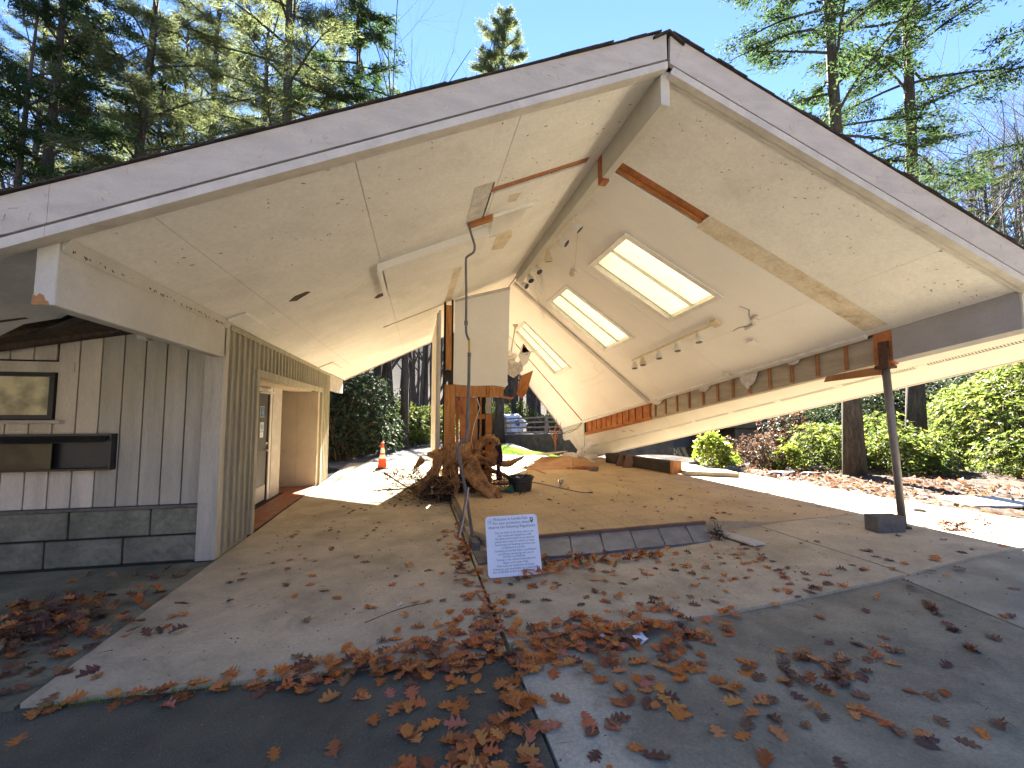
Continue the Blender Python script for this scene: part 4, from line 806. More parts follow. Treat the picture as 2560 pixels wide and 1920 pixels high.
roots = [
 ([(.25, 8.5, .86), (.42, 8.45, .84), (.62, 8.4, .84), (.82, 8.4, .84), (1.0, 8.35, .76)], [.03, .10, .15, .20, .15]),
 ([(.16, 8.5, .78), (.06, 8.45, .66), (.0, 8.4, .60)], [.07, .04, .012]),
 ([(.90, 8.35, .84), (1.02, 8.2, .70), (1.10, 8.0, .50), (1.24, 7.85, .32), (1.42, 7.7, .16), (1.47, 7.66, .06)], [.16, .17, .165, .14, .10, .07]),
 ([(1.0, 8.4, .74), (1.2, 8.45, .76), (1.4, 8.5, .70), (1.55, 8.5, .66)], [.12, .10, .09, .06]),
 ([(1.15, 8.55, .82), (1.28, 8.6, 1.02), (1.42, 8.6, 1.12), (1.55, 8.6, 1.10), (1.60, 8.55, .95), (1.50, 8.5, .72), (1.44, 8.5, .66)], [.05, .07, .09, .10, .09, .07, .06]),
 ([(.45, 8.4, .80), (.40, 8.35, .6), (.25, 8.3, .42), (.10, 8.3, .26), (.0, 8.3, .12)], [.10, .09, .08, .06, .04]),
 ([(.56, 8.3, .66), (.54, 8.2, .52), (.60, 8.15, .42), (.72, 8.15, .38), (.88, 8.15, .36)], [.045, .04, .035, .03, .015]),
 ([(.7, 8.4, .75), (.72, 8.3, .55), (.80, 8.2, .35), (.75, 8.15, .12)], [.10, .07, .05, .03]),
 ([(1.5, 8.6, .7), (1.8, 8.6, .62), (2.05, 8.65, .7), (2.2, 8.7, .76)], [.07, .06, .04, .012]),
 ([(1.5, 8.7, .5), (1.75, 8.6, .42), (1.95, 8.55, .3)], [.05, .04, .01]),
 ([(.85, 8.6, .95), (.95, 8.62, .75), (1.0, 8.6, .5), (.95, 8.6, .2)], [.10, .12, .10, .08]),
 ([(1.15, 8.35, .55), (1.3, 8.3, .35), (1.55, 8.2, .2), (1.7, 8.25, .1)], [.05, .04, .03, .015]),
]
for i, (p, r_) in enumerate(roots): gnarl(p, [q * .88 for q in r_], 20, i).build('root', 'root', ST, smooth_=True)
for k in range(8):   # grooved ribs over the saddle
    x = .60 + k * .055; gnarl([(x, 8.30, .62), (x + .005, 8.21, .78), (x + .02, 8.24, .98), (x + .05, 8.42, 1.06)], [.02, .035, .04, .03], 8, 50 + k, .1).build('root_rib', 'root', ST, smooth_=True)
mb = MB()   # soil ball
n = 22; k0 = 0
for j in range(9):
    ph = math.pi * (j / 8) * .5
    for i in range(n):
        th = 2 * math.pi * i / n; rr = 1 + random.uniform(-.13, .13)
        mb.v.append((.78 + .66 * math.cos(ph) * math.cos(th) * rr, 8.62 + .35 * math.cos(ph) * math.sin(th) * rr, .0 + .42 * math.sin(ph) * rr))
for j in range(8):
    for i in range(n): a = j * n + i; b = j * n + (i + 1) % n; mb.f.append((a, b, b + n, a + n))
mb.build('soil_ball', 'soil', ST)
def tangle(name, mt, c, ext, count, ln, r, parent, seed=1, up=.2):
    rr = random.Random(seed); mb = MB()
    for k in range(count):
        p = Vector((c[0] + rr.uniform(-1, 1) * ext[0], c[1] + rr.uniform(-1, 1) * ext[1], max(.03, c[2] + rr.uniform(-1, 1) * ext[2])))
        d = Vector((rr.gauss(0, 1), rr.gauss(0, .6), rr.gauss(up, .6))).normalized(); pts = [p]
        for s in range(3):
            d = (d + Vector((rr.gauss(0, .45), rr.gauss(0, .45), rr.gauss(0, .35)))).normalized(); q = pts[-1] + d * ln * rr.uniform(.6, 1.2) / 3; q.z = max(.02, q.z); pts.append(q)
        ra = r * rr.uniform(.5, 1.4); mb.tube(pts, [ra, ra * .8, ra * .6, ra * .3], 4, cap=False)
    return mb.build(name, mt, parent, kind='stuff')
tangle('fine_roots', 'twig', (.7, 8.25, .28), (.75, .28, .22), 300, .36, .005, ST, 2)
tangle('fine_roots', 'root', (.9, 8.2, .5), (.6, .2, .4), 90, .4, .008, ST, 3)
tg = thing('brushwood_pile', (-.1, 8.9, 0), 'tangle of thin pale brushwood left of the stump', 'brushwood')
tangle('twigs', 'dryleaf', (-.22, 8.9, .3), (.42, .4, .26), 420, .34, .0045, tg, 4)
for p in ([(-.55, 8.6, .52), (-.2, 8.5, .30), (.1, 8.4, .14)], [(-.75, 8.7, .18), (-.3, 8.6, .20), (.1, 8.5, .24)], [(-.1, 8.4, .18), (.2, 8.2, .08), (.5, 8.1, .03)], [(.1, 8.2, .18), (.4, 8.15, .17), (.75, 8.1, .22)]):
    MB().tube(spl(p, 4), [.014] * 8 + [.007], 6).build('stick', 'twig', tg)
t = thing('brushwood_pile', (1.8, 8.9, 0), 'low dark twigs and leaves between the stump and the black bucket', 'brushwood')
tangle('twigs', 'twig', (1.7, 8.8, .18), (.3, .3, .2), 220, .3, .005, t, 5)
MB().tube(spl([(1.3, 8.5, .30), (1.6, 8.4, .26), (1.95, 8.4, .28)], 4), [.02] * 8 + [.012], 6).build('stick', 'twig', t)
t = MB(); P = spl([(1.58, 8.38, 1.02), (1.64, 8.36, .85), (1.60, 8.36, .6), (1.62, 8.36, .35)], 4); t.tube(P, [.05 + .012 * math.sin(i * 1.3) for i in range(len(P))], 8)
tag(t.build('hanging_cloth', 'purple', origin=(1.6, 8.37, .3)), 'dark purple rag hanging over the right end of the stump', 'cloth')

# ---------------------------------------------------------------- floor props
b = thing('black_bucket', (2.02, 8.3, .143), 'black plastic nursery bucket on the tan floor beside the stump', 'bucket'); c = (2.02, 8.3, .145)
MB().lathe(c, [(.20, 0), (.215, .02), (.235, .20), (.25, .205), (.25, .235), (.26, .24), (.26, .275), (.248, .275), (.235, .22), (.19, .05)], 26).build('body', 'bucket', b, smooth_=False)
for sx in (-1, 1): MB().tube([(c[0] + sx * .25, 8.26, .39), (c[0] + sx * .275, 8.28, .40), (c[0] + sx * .275, 8.32, .40), (c[0] + sx * .25, 8.34, .39)], .008, 6).build('handle', 'bucket', b)
MB().obox((1.98, 8.32, .35), (.12, .02, .10), (.3, .5, 0)).build('broken_tile', 'paper', b); MB().bar((2.0, 8.35, .34), (2.2, 8.45, .47), .01, .01).build('wire', 'conduit', b)
tag(MB().prism([(1.60, 8.12, .16), (1.82, 8.15, .30), (1.86, 8.15, .17), (1.84, 8.05, .15)], (0, .02, 0)).build('green_scoop', 'green', origin=(1.7, 8.1, .15)), 'dark green plastic shard leaning on the black bucket', 'plastic shard')
t = thing('metal_rod', (2.8, 8.4, .15), 'thin dark bent rod lying across the tan floor', 'rod')
MB().tube(spl([(2.35, 9.3, .17), (2.6, 8.9, .165), (2.85, 8.2, .165), (3.02, 7.75, .165), (3.14, 7.62, .17)], 4), .013, 7).build('shaft', 'darkmetal', t); MB().tube([(3.14, 7.62, .17), (3.22, 7.58, .18)], .018, 7).build('tip', 'darkmetal', t)
t = thing('lamp_fitting', (2.92, 8.6, .16), 'small silver lamp fitting standing on the dark rod', 'lamp fitting'); M['chrome'] = mat('dull_chrome', (.5, .49, .47), rough=.25, metal=.9, bump=0)
MB().lathe((2.95, 8.6, .25), [(.02, -.06), (.055, -.03), (.06, .02), (.04, .05), (.01, .06)], 14, (.2, .1, 1)).build('globe', 'chrome', t); MB().tube([(2.95, 8.6, .2), (2.86, 8.4, .17), (2.83, 8.33, .16)], [.02, .014, .012], 8).build('neck', 'chrome', t)
lb = 'white boards'
for nm, P, mt, l in (('fallen_board', [(2.9, 11.2, .16), (3.95, 10.6, .20), (4.35, 11.8, .42), (3.4, 12.6, .34)], 'tanboard', 'largest buckled tan board of the heap beyond the bucket'),
    ('fallen_board', [(3.3, 12.2, .46), (3.6, 11.7, .48), (4.4, 12.2, .54), (4.3, 12.9, .44)], 'board', 'sunlit white board on top of the heap beyond the bucket'),
    ('fallen_board', [(2.75, 11.6, .15), (3.1, 11.3, .26), (3.4, 12.5, .34), (3.0, 12.7, .15)], 'board', 'white plaster board at the left end of the heap'),
    ('fallen_board', [(4.15, 11.6, .17), (4.9, 11.3, .19), (5.0, 12.2, .30), (4.5, 12.5, .33)], 'tanboard', 'small tan board leaning at the right end of the heap'),
    ('fallen_board', [(4.6, 13.3, .2), (5.9, 13.4, .18), (5.9, 13.55, .30), (4.6, 13.5, .33)], 'board', 'long white slat lying behind the fallen ceiling fan')):
    cx = sum(p[0] for p in P) / 4; cy = sum(p[1] for p in P) / 4
    tag(MB().prism(P, (0, 0, .015)).build(nm, mt, origin=(cx, cy, .15)), l, 'board', 'boards fallen from the ceiling')
tag(MB().bar((3.85, 10.75, .20), (4.75, 10.85, .19), .09, .10).build('timber_offcut', 'redwood', origin=(4.3, 10.8, .15)), 'dark reddish timber offcut under the tan boards', 'timber')
tag(MB().bar((2.5, 12.0, .38), (3.15, 10.3, .17), .03, .03).build('stick', 'stud', origin=(2.8, 11, .16)), 'thin light wooden strip leaning on the left of the board heap', 'wood strip')
tag(MB().tube([(3.95, 12.0, .45), (3.97, 12.0, .95), (3.94, 12.0, 1.2)], [.015, .018, .012], 6).tube([(3.96, 12, .8), (3.80, 12, 1.15), (3.75, 12, 1.35)], [.015, .01, .005], 5).tube([(3.96, 12, .85), (4.1, 12, 1.2), (4.13, 12, 1.4)], [.018, .015, .006], 5).tube([(3.96, 12, .9), (3.98, 12, 1.3), (4.02, 12.05, 1.5)], [.02, .012, .004], 5).build('splintered_branch', 'orange', origin=(3.95, 12, .4)), 'orange splintered branch standing upright in the board heap', 'branch')
for k, (x, y, rz, l) in enumerate(((4.50, 10.55, .3, 'grey brick lying on the floor, nearer the camera'), (4.42, 10.85, -.4, 'grey brick lying on the floor, behind the other'))):
    tag(MB().obox((x, y, .20), (.24, .10, .085), (0, .1, rz)).build('brick', 'slate', origin=(x, y, .16), bevel=.006), l, 'brick', 'two loose bricks on the floor')
fb = thing('fallen_beam', (6.0, 10.6, .17), 'charred black boxed beam lying along the floor under the sagging eave', 'beam')
MB().bar((5.75, 12.3, .32), (6.18, 9.55, .34), .26, .28).build('membrane_wrap', 'char', fb, bevel=.01)
MB().bar((6.19, 9.56, .34), (6.20, 9.46, .34), .27, .29).build('sawn_end', 'fir_v', fb)
for (y, l) in ((11.35, 'x'), (10.95, 'y')): MB().prism([(5.52, y, .18), (5.76, y - .05, .18), (5.93, y + .02, .50), (5.70, y + .07, .50)], (0, .03, .01)).build('brown_panel', 'brownpanel', fb)
tag(MB().prism([(6.3, 9.3, .18), (7.3, 8.7, .18), (7.5, 9.4, .18), (6.5, 10.2, .18)], (0, 0, .09)).build('concrete_step', 'concrete_tan', origin=(6.8, 9.4, .17), bevel=.01), 'pale low concrete step catching the sun beside the beam end', 'step')
tag(MB().prism([(6.35, 6.9, .175), (6.7, 6.5, .175), (7.1, 7.2, .175), (6.75, 7.7, .175)], (0, 0, .012)).build('loose_sheet', 'apron_light', origin=(6.7, 7, .17)), 'thin grey sheet lying flat on the edge of the sunlit slab', 'sheet')
# tiled sill
ts = thing('tiled_sill', (2.5, 5.0, .05), 'row of blue grey tiles sloping up under a brown timber edge', 'tiled sill')
def sill(t, s):   # t along, s up the slope
    a0, a1 = Vector((1.02, 4.70, .015)), Vector((3.63, 4.80, .04)); b0, b1 = Vector((1.10, 5.07, .125)), Vector((3.75, 5.14, .165))
    return (a0.lerp(a1, t)).lerp(b0.lerp(b1, t), s)
MB().add([sill(0, 0), sill(1, 0), sill(1, 1), sill(0, 1)], [(0, 1, 2, 3)]).prism([sill(0, 0) - Vector((0, 0, .012)), sill(1, 0) - Vector((0, 0, .012)), sill(1, 1) - Vector((0, 0, .012)), sill(0, 1) - Vector((0, 0, .012))], (0, 0, -.1)).build('mortar_bed', 'grout', ts)
k = 0; t0 = .0
for wd in (.125, .155, .15, .155, .15, .15, .10):
    dz = random.uniform(.004, .014); s0 = random.uniform(-.03, .03); a, b_ = t0 + .004, t0 + wd - .004
    P = [sill(a, s0), sill(b_, s0 + random.uniform(-.02, .02)), sill(b_, .93), sill(a, .93)]
    MB().prism([p + Vector((0, -.002, dz)) for p in P], (0, -.004, .012)).build('tile', 'tile', ts, bevel=.002); t0 += wd
mb = MB()
for i in range(14):
    p, q_ = sill(i / 14, .96) + Vector((0, .01, .03)), sill((i + 1) / 14, .96) + Vector((0, .01, .03)); mb.bar(p, q_, .05, .045 + random.uniform(-.006, .006))
mb.build('timber_edge', 'brownpanel', ts)
# broken slate curb
cb = thing('slate_curb', (.75, 6, .05), 'line of broken slate pieces along the left edge of the raised floor', 'curb')
y = 4.72
while y < 8.6:
    l = random.uniform(.16, .45); wd = random.uniform(.06, .12) if y > 5 else random.uniform(.12, .2)
    MB().prism([(.69, y, .0), (.69 + wd, y + .02, .0), (.69 + wd * random.uniform(.7, 1.1), y + l - .02, .0), (.685, y + l - .01, .0)], (0, 0, random.uniform(.05, .11) if y > 5 else random.uniform(.02, .06))).build('slate_piece', random.choice(['slate', 'slate', 'grout', 'concrete_tan']), cb); y += l + random.uniform(0, .06)
tag(MB().prism([(.80, 4.72, .02), (.95, 4.66, .02), (1.0, 4.9, .02), (.84, 4.95, .02)], (0, 0, .07)).build('foam_chunk', 'yellow' if 0 else 'oldstrip', origin=(.9, 4.8, .02)), 'small yellowish broken chunk behind the left edge of the leaning sign', 'rubble')
# slatted vent piece
t = thing('slatted_board', (3.85, 4.7, .1), 'short cream slatted board lying right of the tiled sill', 'board')
MB().prism([(3.78, 5.08, .085), (3.93, 5.10, .09), (4.02, 4.42, .095), (3.84, 4.40, .09)], (0, 0, .012)).build('backing', 'oldstrip', t)
for k in range(4):
    a = Vector((3.80 + k * .04, 5.07, .105)); b2 = Vector((3.865 + k * .045, 4.42, .108)); MB().bar(a, b2, .022, .012).build('slat', 'board', t)
tag(tangle('dead_weed', 'dryleaf', (3.70, 4.82, .12), (.05, .06, .07), 90, .14, .003, None, 9), 'clump of dead weed at the right end of the tiled sill', 'weed')
# concrete block
t = thing('concrete_block', (5.83, 4.42, .17), 'grey hollow concrete block standing on the slab beside the steel post', 'concrete block')
bz = .165
cbm = MB(); Rz = Matrix.Rotation(R(-8), 3, 'Z'); cc = Vector((5.72, 4.36, bz + .1))
for c0, sz in (((0, -.08, 0), (.36, .03, .19)), ((0, .08, 0), (.36, .03, .19)), ((-.165, 0, 0), (.03, .129, .19)), ((.165, 0, 0), (.03, .129, .19)), ((0, 0, 0), (.03, .129, .19))):
    cbm.obox(cc + Rz @ Vector(c0), sz, (0, 0, R(-8)))
M['cblock'] = mat('cinder_block', (.17, .16, .145), (.13, .12, .11), rough=.95, scale=6, bump=.8, bscale=90, fine=.15, stain=(.25, .24, .22), sscale=5, samt=.5)
cbm.build('shell', 'cblock', t); MB().obox(cc + Vector((0, 0, .088)), (.34, .14, .012), (0, 0, R(-8))).build('web', 'cblock', t)
# traffic cone
cx, cy = -.93, 13.7; t = thing('traffic_cone', (cx, cy, .0), 'orange traffic cone with two white bands on the sunlit walkway', 'traffic cone')
MB().box((cx - .19, cy - .19, .002), (cx + .19, cy + .19, .035)).build('base', 'black', t, bevel=.01)
def cr(z): return .145 - .112 * z / .70
for nm, z0, z1, mt in (('cone_section', .035, .30, 'orangecone'), ('reflective_band', .30, .42, 'reflect'), ('cone_section', .42, .47, 'orangecone'), ('reflective_band', .47, .62, 'reflect'), ('cone_section', .62, .70, 'orangecone')):
    MB().lathe((cx, cy, 0), [(cr(z0), z0), (cr(z1), z1)], 20).build(nm, mt, t, smooth_=False)
MB().lathe((cx, cy, 0), [(.05, .70), (.05, .77), (.03, .785)], 14).build('top_knob', 'orangecone', t)
# small litter
for (x, y, s, l) in ((1.62, 2.98, .07, 'crumpled blue grey plastic scrap among the leaves on the apron'), (1.35, 3.05, .03, 'small white scrap just left of the blue grey plastic scrap'), (-.2, 2.2, .016, 'white bottle cap on the dark asphalt'), (.52, 3.5, .025, 'white plastic lid by the slab joint'), (.55, 1.92, .03, 'pale shell fragment at the bottom of the asphalt'), (-.1, 3.9, .03, 'flattened white paper scrap on the walkway slab'), (4.2, 6.6, .05, 'grey stone chip on the tan floor'), (1.9, 7.2, .04, 'white plaster chip in front of the black bucket'), (2.25, 7.7, .05, 'white plaster chip right of the black bucket'), (1.45, 6.0, .05, 'white tile fragment behind the leaning sign')):
    z = floor_h(x, y) + .003 if (y > 5.12 and .98 < x < 6.2) else hg(x, y) + (-.028 if y < 3.05 else .003)
    P = [(x + s * math.cos(a) * random.uniform(.7, 1.2), y + s * math.sin(a) * random.uniform(.7, 1.2), z + (random.uniform(.3, .8) * s if k % 2 else 0)) for k, a in enumerate([i * 1.047 for i in range(6)])]
    mb = MB(); mb.v = P + [(x, y, z + s * .5)]; mb.f = [(i, (i + 1) % 6, 6) for i in range(6)]
    tag(mb.build('litter_scrap', 'sign' if 'blue' in l else 'board' if 'white' in l or 'pale' in l else 'slate', origin=(x, y, z)), l, 'scrap')

# ---------------------------------------------------------------- regulations sign leaning on the curb
S0 = thing('regulations_sign', (.98, 4.25, .01), 'white regulations sign with rounded corners leaning at the slab joint', 'sign')
o_ = Vector((.725, 4.30, .012)); ex = Vector((.548, -.035, .015)).normalized(); ey = Vector((-.085, .22, .55)); ey = (ey - ex * ey.dot(ex)).normalized(); ez = ex.cross(ey); Wd, Ht = .54, .58
def sp_(a, b, c=0): return o_ + ex * a + ey * b + ez * c
P = []
for cx_, cy_, a0 in ((Wd - .035, .035, -90), (Wd - .035, Ht - .035, 0), (.035, Ht - .035, 90), (.035, .035, 180)):
    for k in range(5): a = R(a0 + k * 22.5); P.append(sp_(cx_ + .035 * math.cos(a), cy_ + .035 * math.sin(a)))
MB().prism(P, ez * -.006).build('panel', 'sign', S0)
Rm_ = Matrix((ex, ey, ez)).transposed().to_4x4()
def text(s, x, y, size, mt='ink', wmax=None, align='CENTER'):
    cu = bpy.data.curves.new('lettering', 'FONT'); cu.body = s; cu.size = size; cu.align_x = align; cu.space_character = 1.04
    tmp = bpy.data.objects.new('tmp', cu); me = bpy.data.meshes.new_from_object(tmp); bpy.data.objects.remove(tmp)
    xs_ = [v.co.x for v in me.vertices]; wdt = max(xs_) - min(xs_)
    sx = min(1, wmax / wdt) if wmax else 1
    for v in me.vertices: v.co.x *= sx
    me.transform(Matrix.Translation(sp_(x, y, .0008) - S0.location) @ Rm_)
    me.materials.append(M[mt]); o = bpy.data.objects.new('lettering', me); COL.objects.link(o); o.parent = S0; return o
c0 = Wd / 2
for s, y, sz, wm, dx in (('Welcome to Linville Falls', .533, .041, .36, -.01), ('For your protection please', .495, .041, .38, 0), ('observe the following Regulations', .457, .041, .49, 0),
    ('Stay on trails at all times, there are', .405, .027, .40, .02), ('slick rocks and dangerous cliffs', .376, .027, .36, .02), ('All plants and animals are protected', .347, .027, .40, .02), ('please leave them for others to enjoy', .318, .027, .40, .02),
    ('Swimming and boating activities are', .289, .027, .42, .02), ('prohibited at Linville', .260, .027, .24, 0), ('Climbing at Linville Falls is prohibited', .231, .027, .45, .02), ('Launching, retrieving and use of', .202, .027, .38, .02), ('drones is prohibited', .176, .027, .22, 0),
    ('Fishing is not allowed between the', .148, .027, .42, .02), ('Upper and Lower Falls', .120, .027, .27, .01), ('Pets must be leashed at all times', .092, .027, .40, .01), ('Violations are punishable by a maximum', .064, .027, .46, .01), ('fine of $5,000 and/or 6 months in jail', .038, .027, .42, -.01)):
    text(s, c0 + dx, y, sz, wmax=wm)
e = MB().prism([sp_(x, y, .0006) for x, y in ((Wd - .075, Ht - .03), (Wd - .045, Ht - .035), (Wd - .043, Ht - .06), (Wd - .057, Ht - .09), (Wd - .077, Ht - .062))], ez * .001).build('arrowhead_emblem', 'brownink', S0)
MB().prism([sp_(x, y, .0018) for x, y in ((Wd - .072, Ht - .045), (Wd - .06, Ht - .038), (Wd - .052, Ht - .045), (Wd - .055, Ht - .062), (Wd - .068, Ht - .06))], ez * .001).build('emblem_field', 'board', e)
mb = MB()
for k in range(20):
    a, b3 = R(k * 18), R(k * 18 + 18); mb.prism([sp_(.045 + r * math.cos(q), Ht - .055 + r * math.sin(q), .0006) for r, q in ((.026, a), (.029, a), (.029, b3), (.026, b3))], ez * .001)
for k in range(5): a = R(k * 72); mb.prism([sp_(.045 + .01 * math.cos(a + d) + .01 * math.cos(a), Ht - .055 + .01 * math.sin(a + d) + .008 * math.sin(a), .0006) for d in (0, 2, 4)], ez * .001)
mb.build('round_seal', 'paleink', S0)
MB().box((.80, 4.50, .0), (1.20, 4.62, .16)).build('prop_block', 'slate', S0)

# ---------------------------------------------------------------- things far behind
t = thing('overturned_booth', (6.4, 29.5, .35), 'overturned white panel box with a blue part lying on the sunlit path', 'booth')
MB().prism([(5.7, 29.5, 1.55), (7.0, 29.6, 1.60), (7.6, 29.2, .95), (7.1, 29, .40), (6.1, 29, .35), (6.2, 29.1, .8)], (.3, .9, .1)).build('panel', 'board', t)
MB().prism([(5.68, 29.3, 1.58), (7.05, 29.4, 1.62), (6.8, 28.9, 1.25), (6.1, 28.9, 1.2)], (0, .1, .04)).build('roof_flap', 'sign', t)
MB().prism([(6.35, 28.8, .35), (6.85, 28.8, .4), (6.8, 28.9, 1.0), (6.5, 28.9, 1.2)], (0, .1, 0)).build('side_panel', 'sign', t)
MB().lathe((6.75, 28.75, 1.05), [(.10, 0), (.22, .03), (.24, .08), (.2, .12)], 12, (.6, -.7, .35)).build('blue_cap', 'blue', t)
def railfence(P, label, h=1.15):
    t = thing('rail_fence', tuple(P[0]), label, 'fence')
    for p in P: MB().tube([Vector(p) + Vector((0, 0, -.3)), Vector(p) + Vector((.02, 0, h))], [.11, .09], 8).build('post', 'oldwood', t)
    for p, q_ in zip(P, P[1:]):
        for z in (.22, .5, .78, 1.02): MB().tube([Vector(p) + Vector((0, -.05, z)), Vector(q_) + Vector((0, -.05, z + random.uniform(-.03, .03)))], [.055, .05], 6).build('rail', 'oldwood', t)
railfence([(5.2, 25.2, .35), (7.0, 22.8, .45), (8.9, 20.6, .58), (10.6, 18.9, .7)], 'weathered four rail log fence along the raised path')
br = thing('road_bridge', (15, 22, -1), 'stained concrete bridge with piers behind the fallen eave', 'bridge')
def bpx(px, y): d = (px - 1280) / 1085; a = R(12.6); return y * math.tan(a + math.atan(d))
MB().prism([(bpx(1560, 20), 20, .92), (bpx(1990, 20), 20, .92), (bpx(1990, 20), 20, 1.2), (bpx(1560, 20), 20, 1.2)], (1, 4, 0)).build('deck', 'bridgec', br)
for a, b_ in ((1604, 1672), (1742, 1765), (1835, 1912)):
    MB().prism([(bpx(a, 20.2), 20.2, -2.5), (bpx(b_, 20.2), 20.2, -2.5), (bpx(b_, 20.2), 20.2, .9), (bpx(a, 20.2), 20.2, .9)], (1, 3.4, 0)).build('pier', 'bridgec', br)
MB().prism([(bpx(1560, 19.9), 19.9, 1.2), (bpx(1990, 19.9), 19.9, 1.2), (bpx(1990, 19.9), 19.9, 1.42), (bpx(1560, 19.9), 19.9, 1.42)], (.1, .25, 0)).build('parapet', 'path', br)
for (x, y, sx, sy, sz, l) in ((8.9, 9.2, .9, .5, .14, 'largest pale rock slab on the sunlit dirt'), (8.3, 10.2, .5, .35, .16, 'pale boulder beside the lime green shrub'), (9.6, 9.0, .6, .4, .12, 'grey shaded rock right of the pale slab'), (10.6, 9.8, .5, .4, .15, 'rounded rock under the bare red shrub'), (8.0, 11.4, .4, .3, .2, 'small white rock behind the beam end')):
    mb = MB(); n = 10
    mb.lathe((x, y, .08), [(1, -.1), (1.0, .3), (.75, .9), (.3, 1.0)], n); mb.v = [(x + (v[0] - x) * sx * random.uniform(.4, .6), y + (v[1] - y) * sy * random.uniform(.4, .6), .08 + (v[2] - .08) * sz * random.uniform(.85, 1.1)) for v in mb.v]
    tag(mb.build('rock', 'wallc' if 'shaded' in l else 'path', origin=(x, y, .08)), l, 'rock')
tag(MB().prism([(8.9, 5.9, .17), (9.8, 5.6, .17), (9.7, 5.1, .17), (9.2, 4.95, .17), (8.55, 5.15, .17)], (0, 0, .03)).build('discarded_sheet', 'board', origin=(9.2, 5.4, .15)), 'cream sheet lying flat on the dirt right of the post', 'sheet')
tag(MB().bar((7.35, 5.1, .19), (7.9, 5.6, .2), .12, .03).build('loose_plank', 'slate', origin=(7.6, 5.3, .17)), 'short grey plank on the dirt just behind the steel post', 'plank')
# ---------------------------------------------------------------- vegetation
def rot_rand(n, rng):
    d = rng.normal(size=(n, 3)); return d / np.linalg.norm(d, axis=1)[:, None]
def elems(P, D, ln, wd, rng, fold=.25):
    """one small kite-shaped leaf / needle tuft per point P pointing along D"""
    n = len(P); S = np.cross(D, rng.normal(size=(n, 3))); S /= np.linalg.norm(S, axis=1)[:, None] + 1e-9
    U = np.cross(S, D); l = (ln * rng.uniform(.6, 1.35, n))[:, None]; w_ = (wd * rng.uniform(.7, 1.3, n))[:, None]
    V = np.empty((n, 4, 3)); V[:, 0] = P; V[:, 1] = P + D * l * .5 + S * w_ + U * w_ * fold; V[:, 2] = P + D * l; V[:, 3] = P + D * l * .5 - S * w_ + U * w_ * fold
    return V.reshape(-1, 3), np.arange(n * 4).reshape(n, 4)
def conifer(name, label, h, base, rmax, tr, leaf, seed, nb=70, per=150, ln=.2, wd=.03, droop=.25, clump=1., top=None, group=None, gap=0., spr=.085):
    rng = np.random.default_rng(seed); rr = random.Random(seed)
    t = thing(name, (0, 0, 0), label, 'tree', group); wob = [rr.uniform(-.012, .012) * h for _ in range(4)]
    def tp(f): return Vector((wob[0] * math.sin(f * 3) + wob[1] * f, wob[2] * math.sin(f * 2.3) + wob[3] * f, f * h))
    n = 9; MB().tube([tp(i / n) - (Vector((0, 0, .4)) if i == 0 else Vector()) for i in range(n + 1)], [tr * (1.35 if i == 0 else 1) * (1 - .93 * (i / n) ** 1.1) + .012 for i in range(n + 1)], 12, prof=lambda i, j: 1 + rr.uniform(-.07, .07)).build('trunk', 'bark', t, smooth_=True)
    lb = MB(); PP = []; DD = []
    for k in range(nb):
        f = base / h + (1 - base / h) * ((k + rr.random()) / nb) ** .9; fr = (f - base / h) / (1 - base / h)
        a = k * 2.4 + rr.uniform(-.5, .5); L = rmax * (1 - fr ** 1.4) ** .8 * rr.uniform(.55, 1.15) + .35
        if rr.random() < gap: L *= .35
        p = tp(f); d = Vector((math.cos(a), math.sin(a), rr.uniform(-.05, .35) + .25 * fr)).normalized(); pts = [p]
        for s in range(5):
            d = (d + Vector((rr.gauss(0, .10), rr.gauss(0, .10), -droop * .25 + rr.gauss(0, .07)))).normalized(); pts.append(pts[-1] + d * L / 5)
        lb.tube(pts, [.035 * tr / .2 * (1 - i / 5.5) + .006 for i in range(6)], 5, cap=False)
        A = np.array([tuple(q) for q in pts]); ntw = max(4, int(L * 3.4)); bd = A[-1] - A[0]; bd /= np.linalg.norm(bd)
        for s in range(ntw):
            u = .22 + .78 * (s + rng.random()) / ntw; i0 = min(int(u * 5), 4); q = A[i0] + (A[i0 + 1] - A[i0]) * (u * 5 - i0)
            side = np.cross(bd, [0, 0, 1]); side *= rng.choice([-1, 1]); tl = (.28 + .32 * (1 - u)) * min(1.7, L * .45) * rng.uniform(.6, 1.2)
            td = side * .8 + bd * .65 + np.array([0, 0, -droop * rng.uniform(.2, 1.1)]); td /= np.linalg.norm(td)
            lb.tube([tuple(q), tuple(q + td * tl)], [.010, .003], 3, cap=False)
            m_ = max(3, int(per * tl * clump * rng.uniform(.5, 1.2) / ntw * 3)); uu = rng.random(m_) ** .8
            X = q + td * tl * uu[:, None] + rng.normal(size=(m_, 3)) * np.array([1, 1, .45]) * spr * (1 + L * .2)
            dd = td + rng.normal(size=(m_, 3)) * .55; dd /= np.linalg.norm(dd, axis=1)[:, None]; PP.append(X); DD.append(dd)
    lb.build('limbs', 'bark', t); V, F = elems(np.concatenate(PP), np.concatenate(DD), ln, wd, rng); fast_mesh('crown', V, F, leaf, t)
    return t
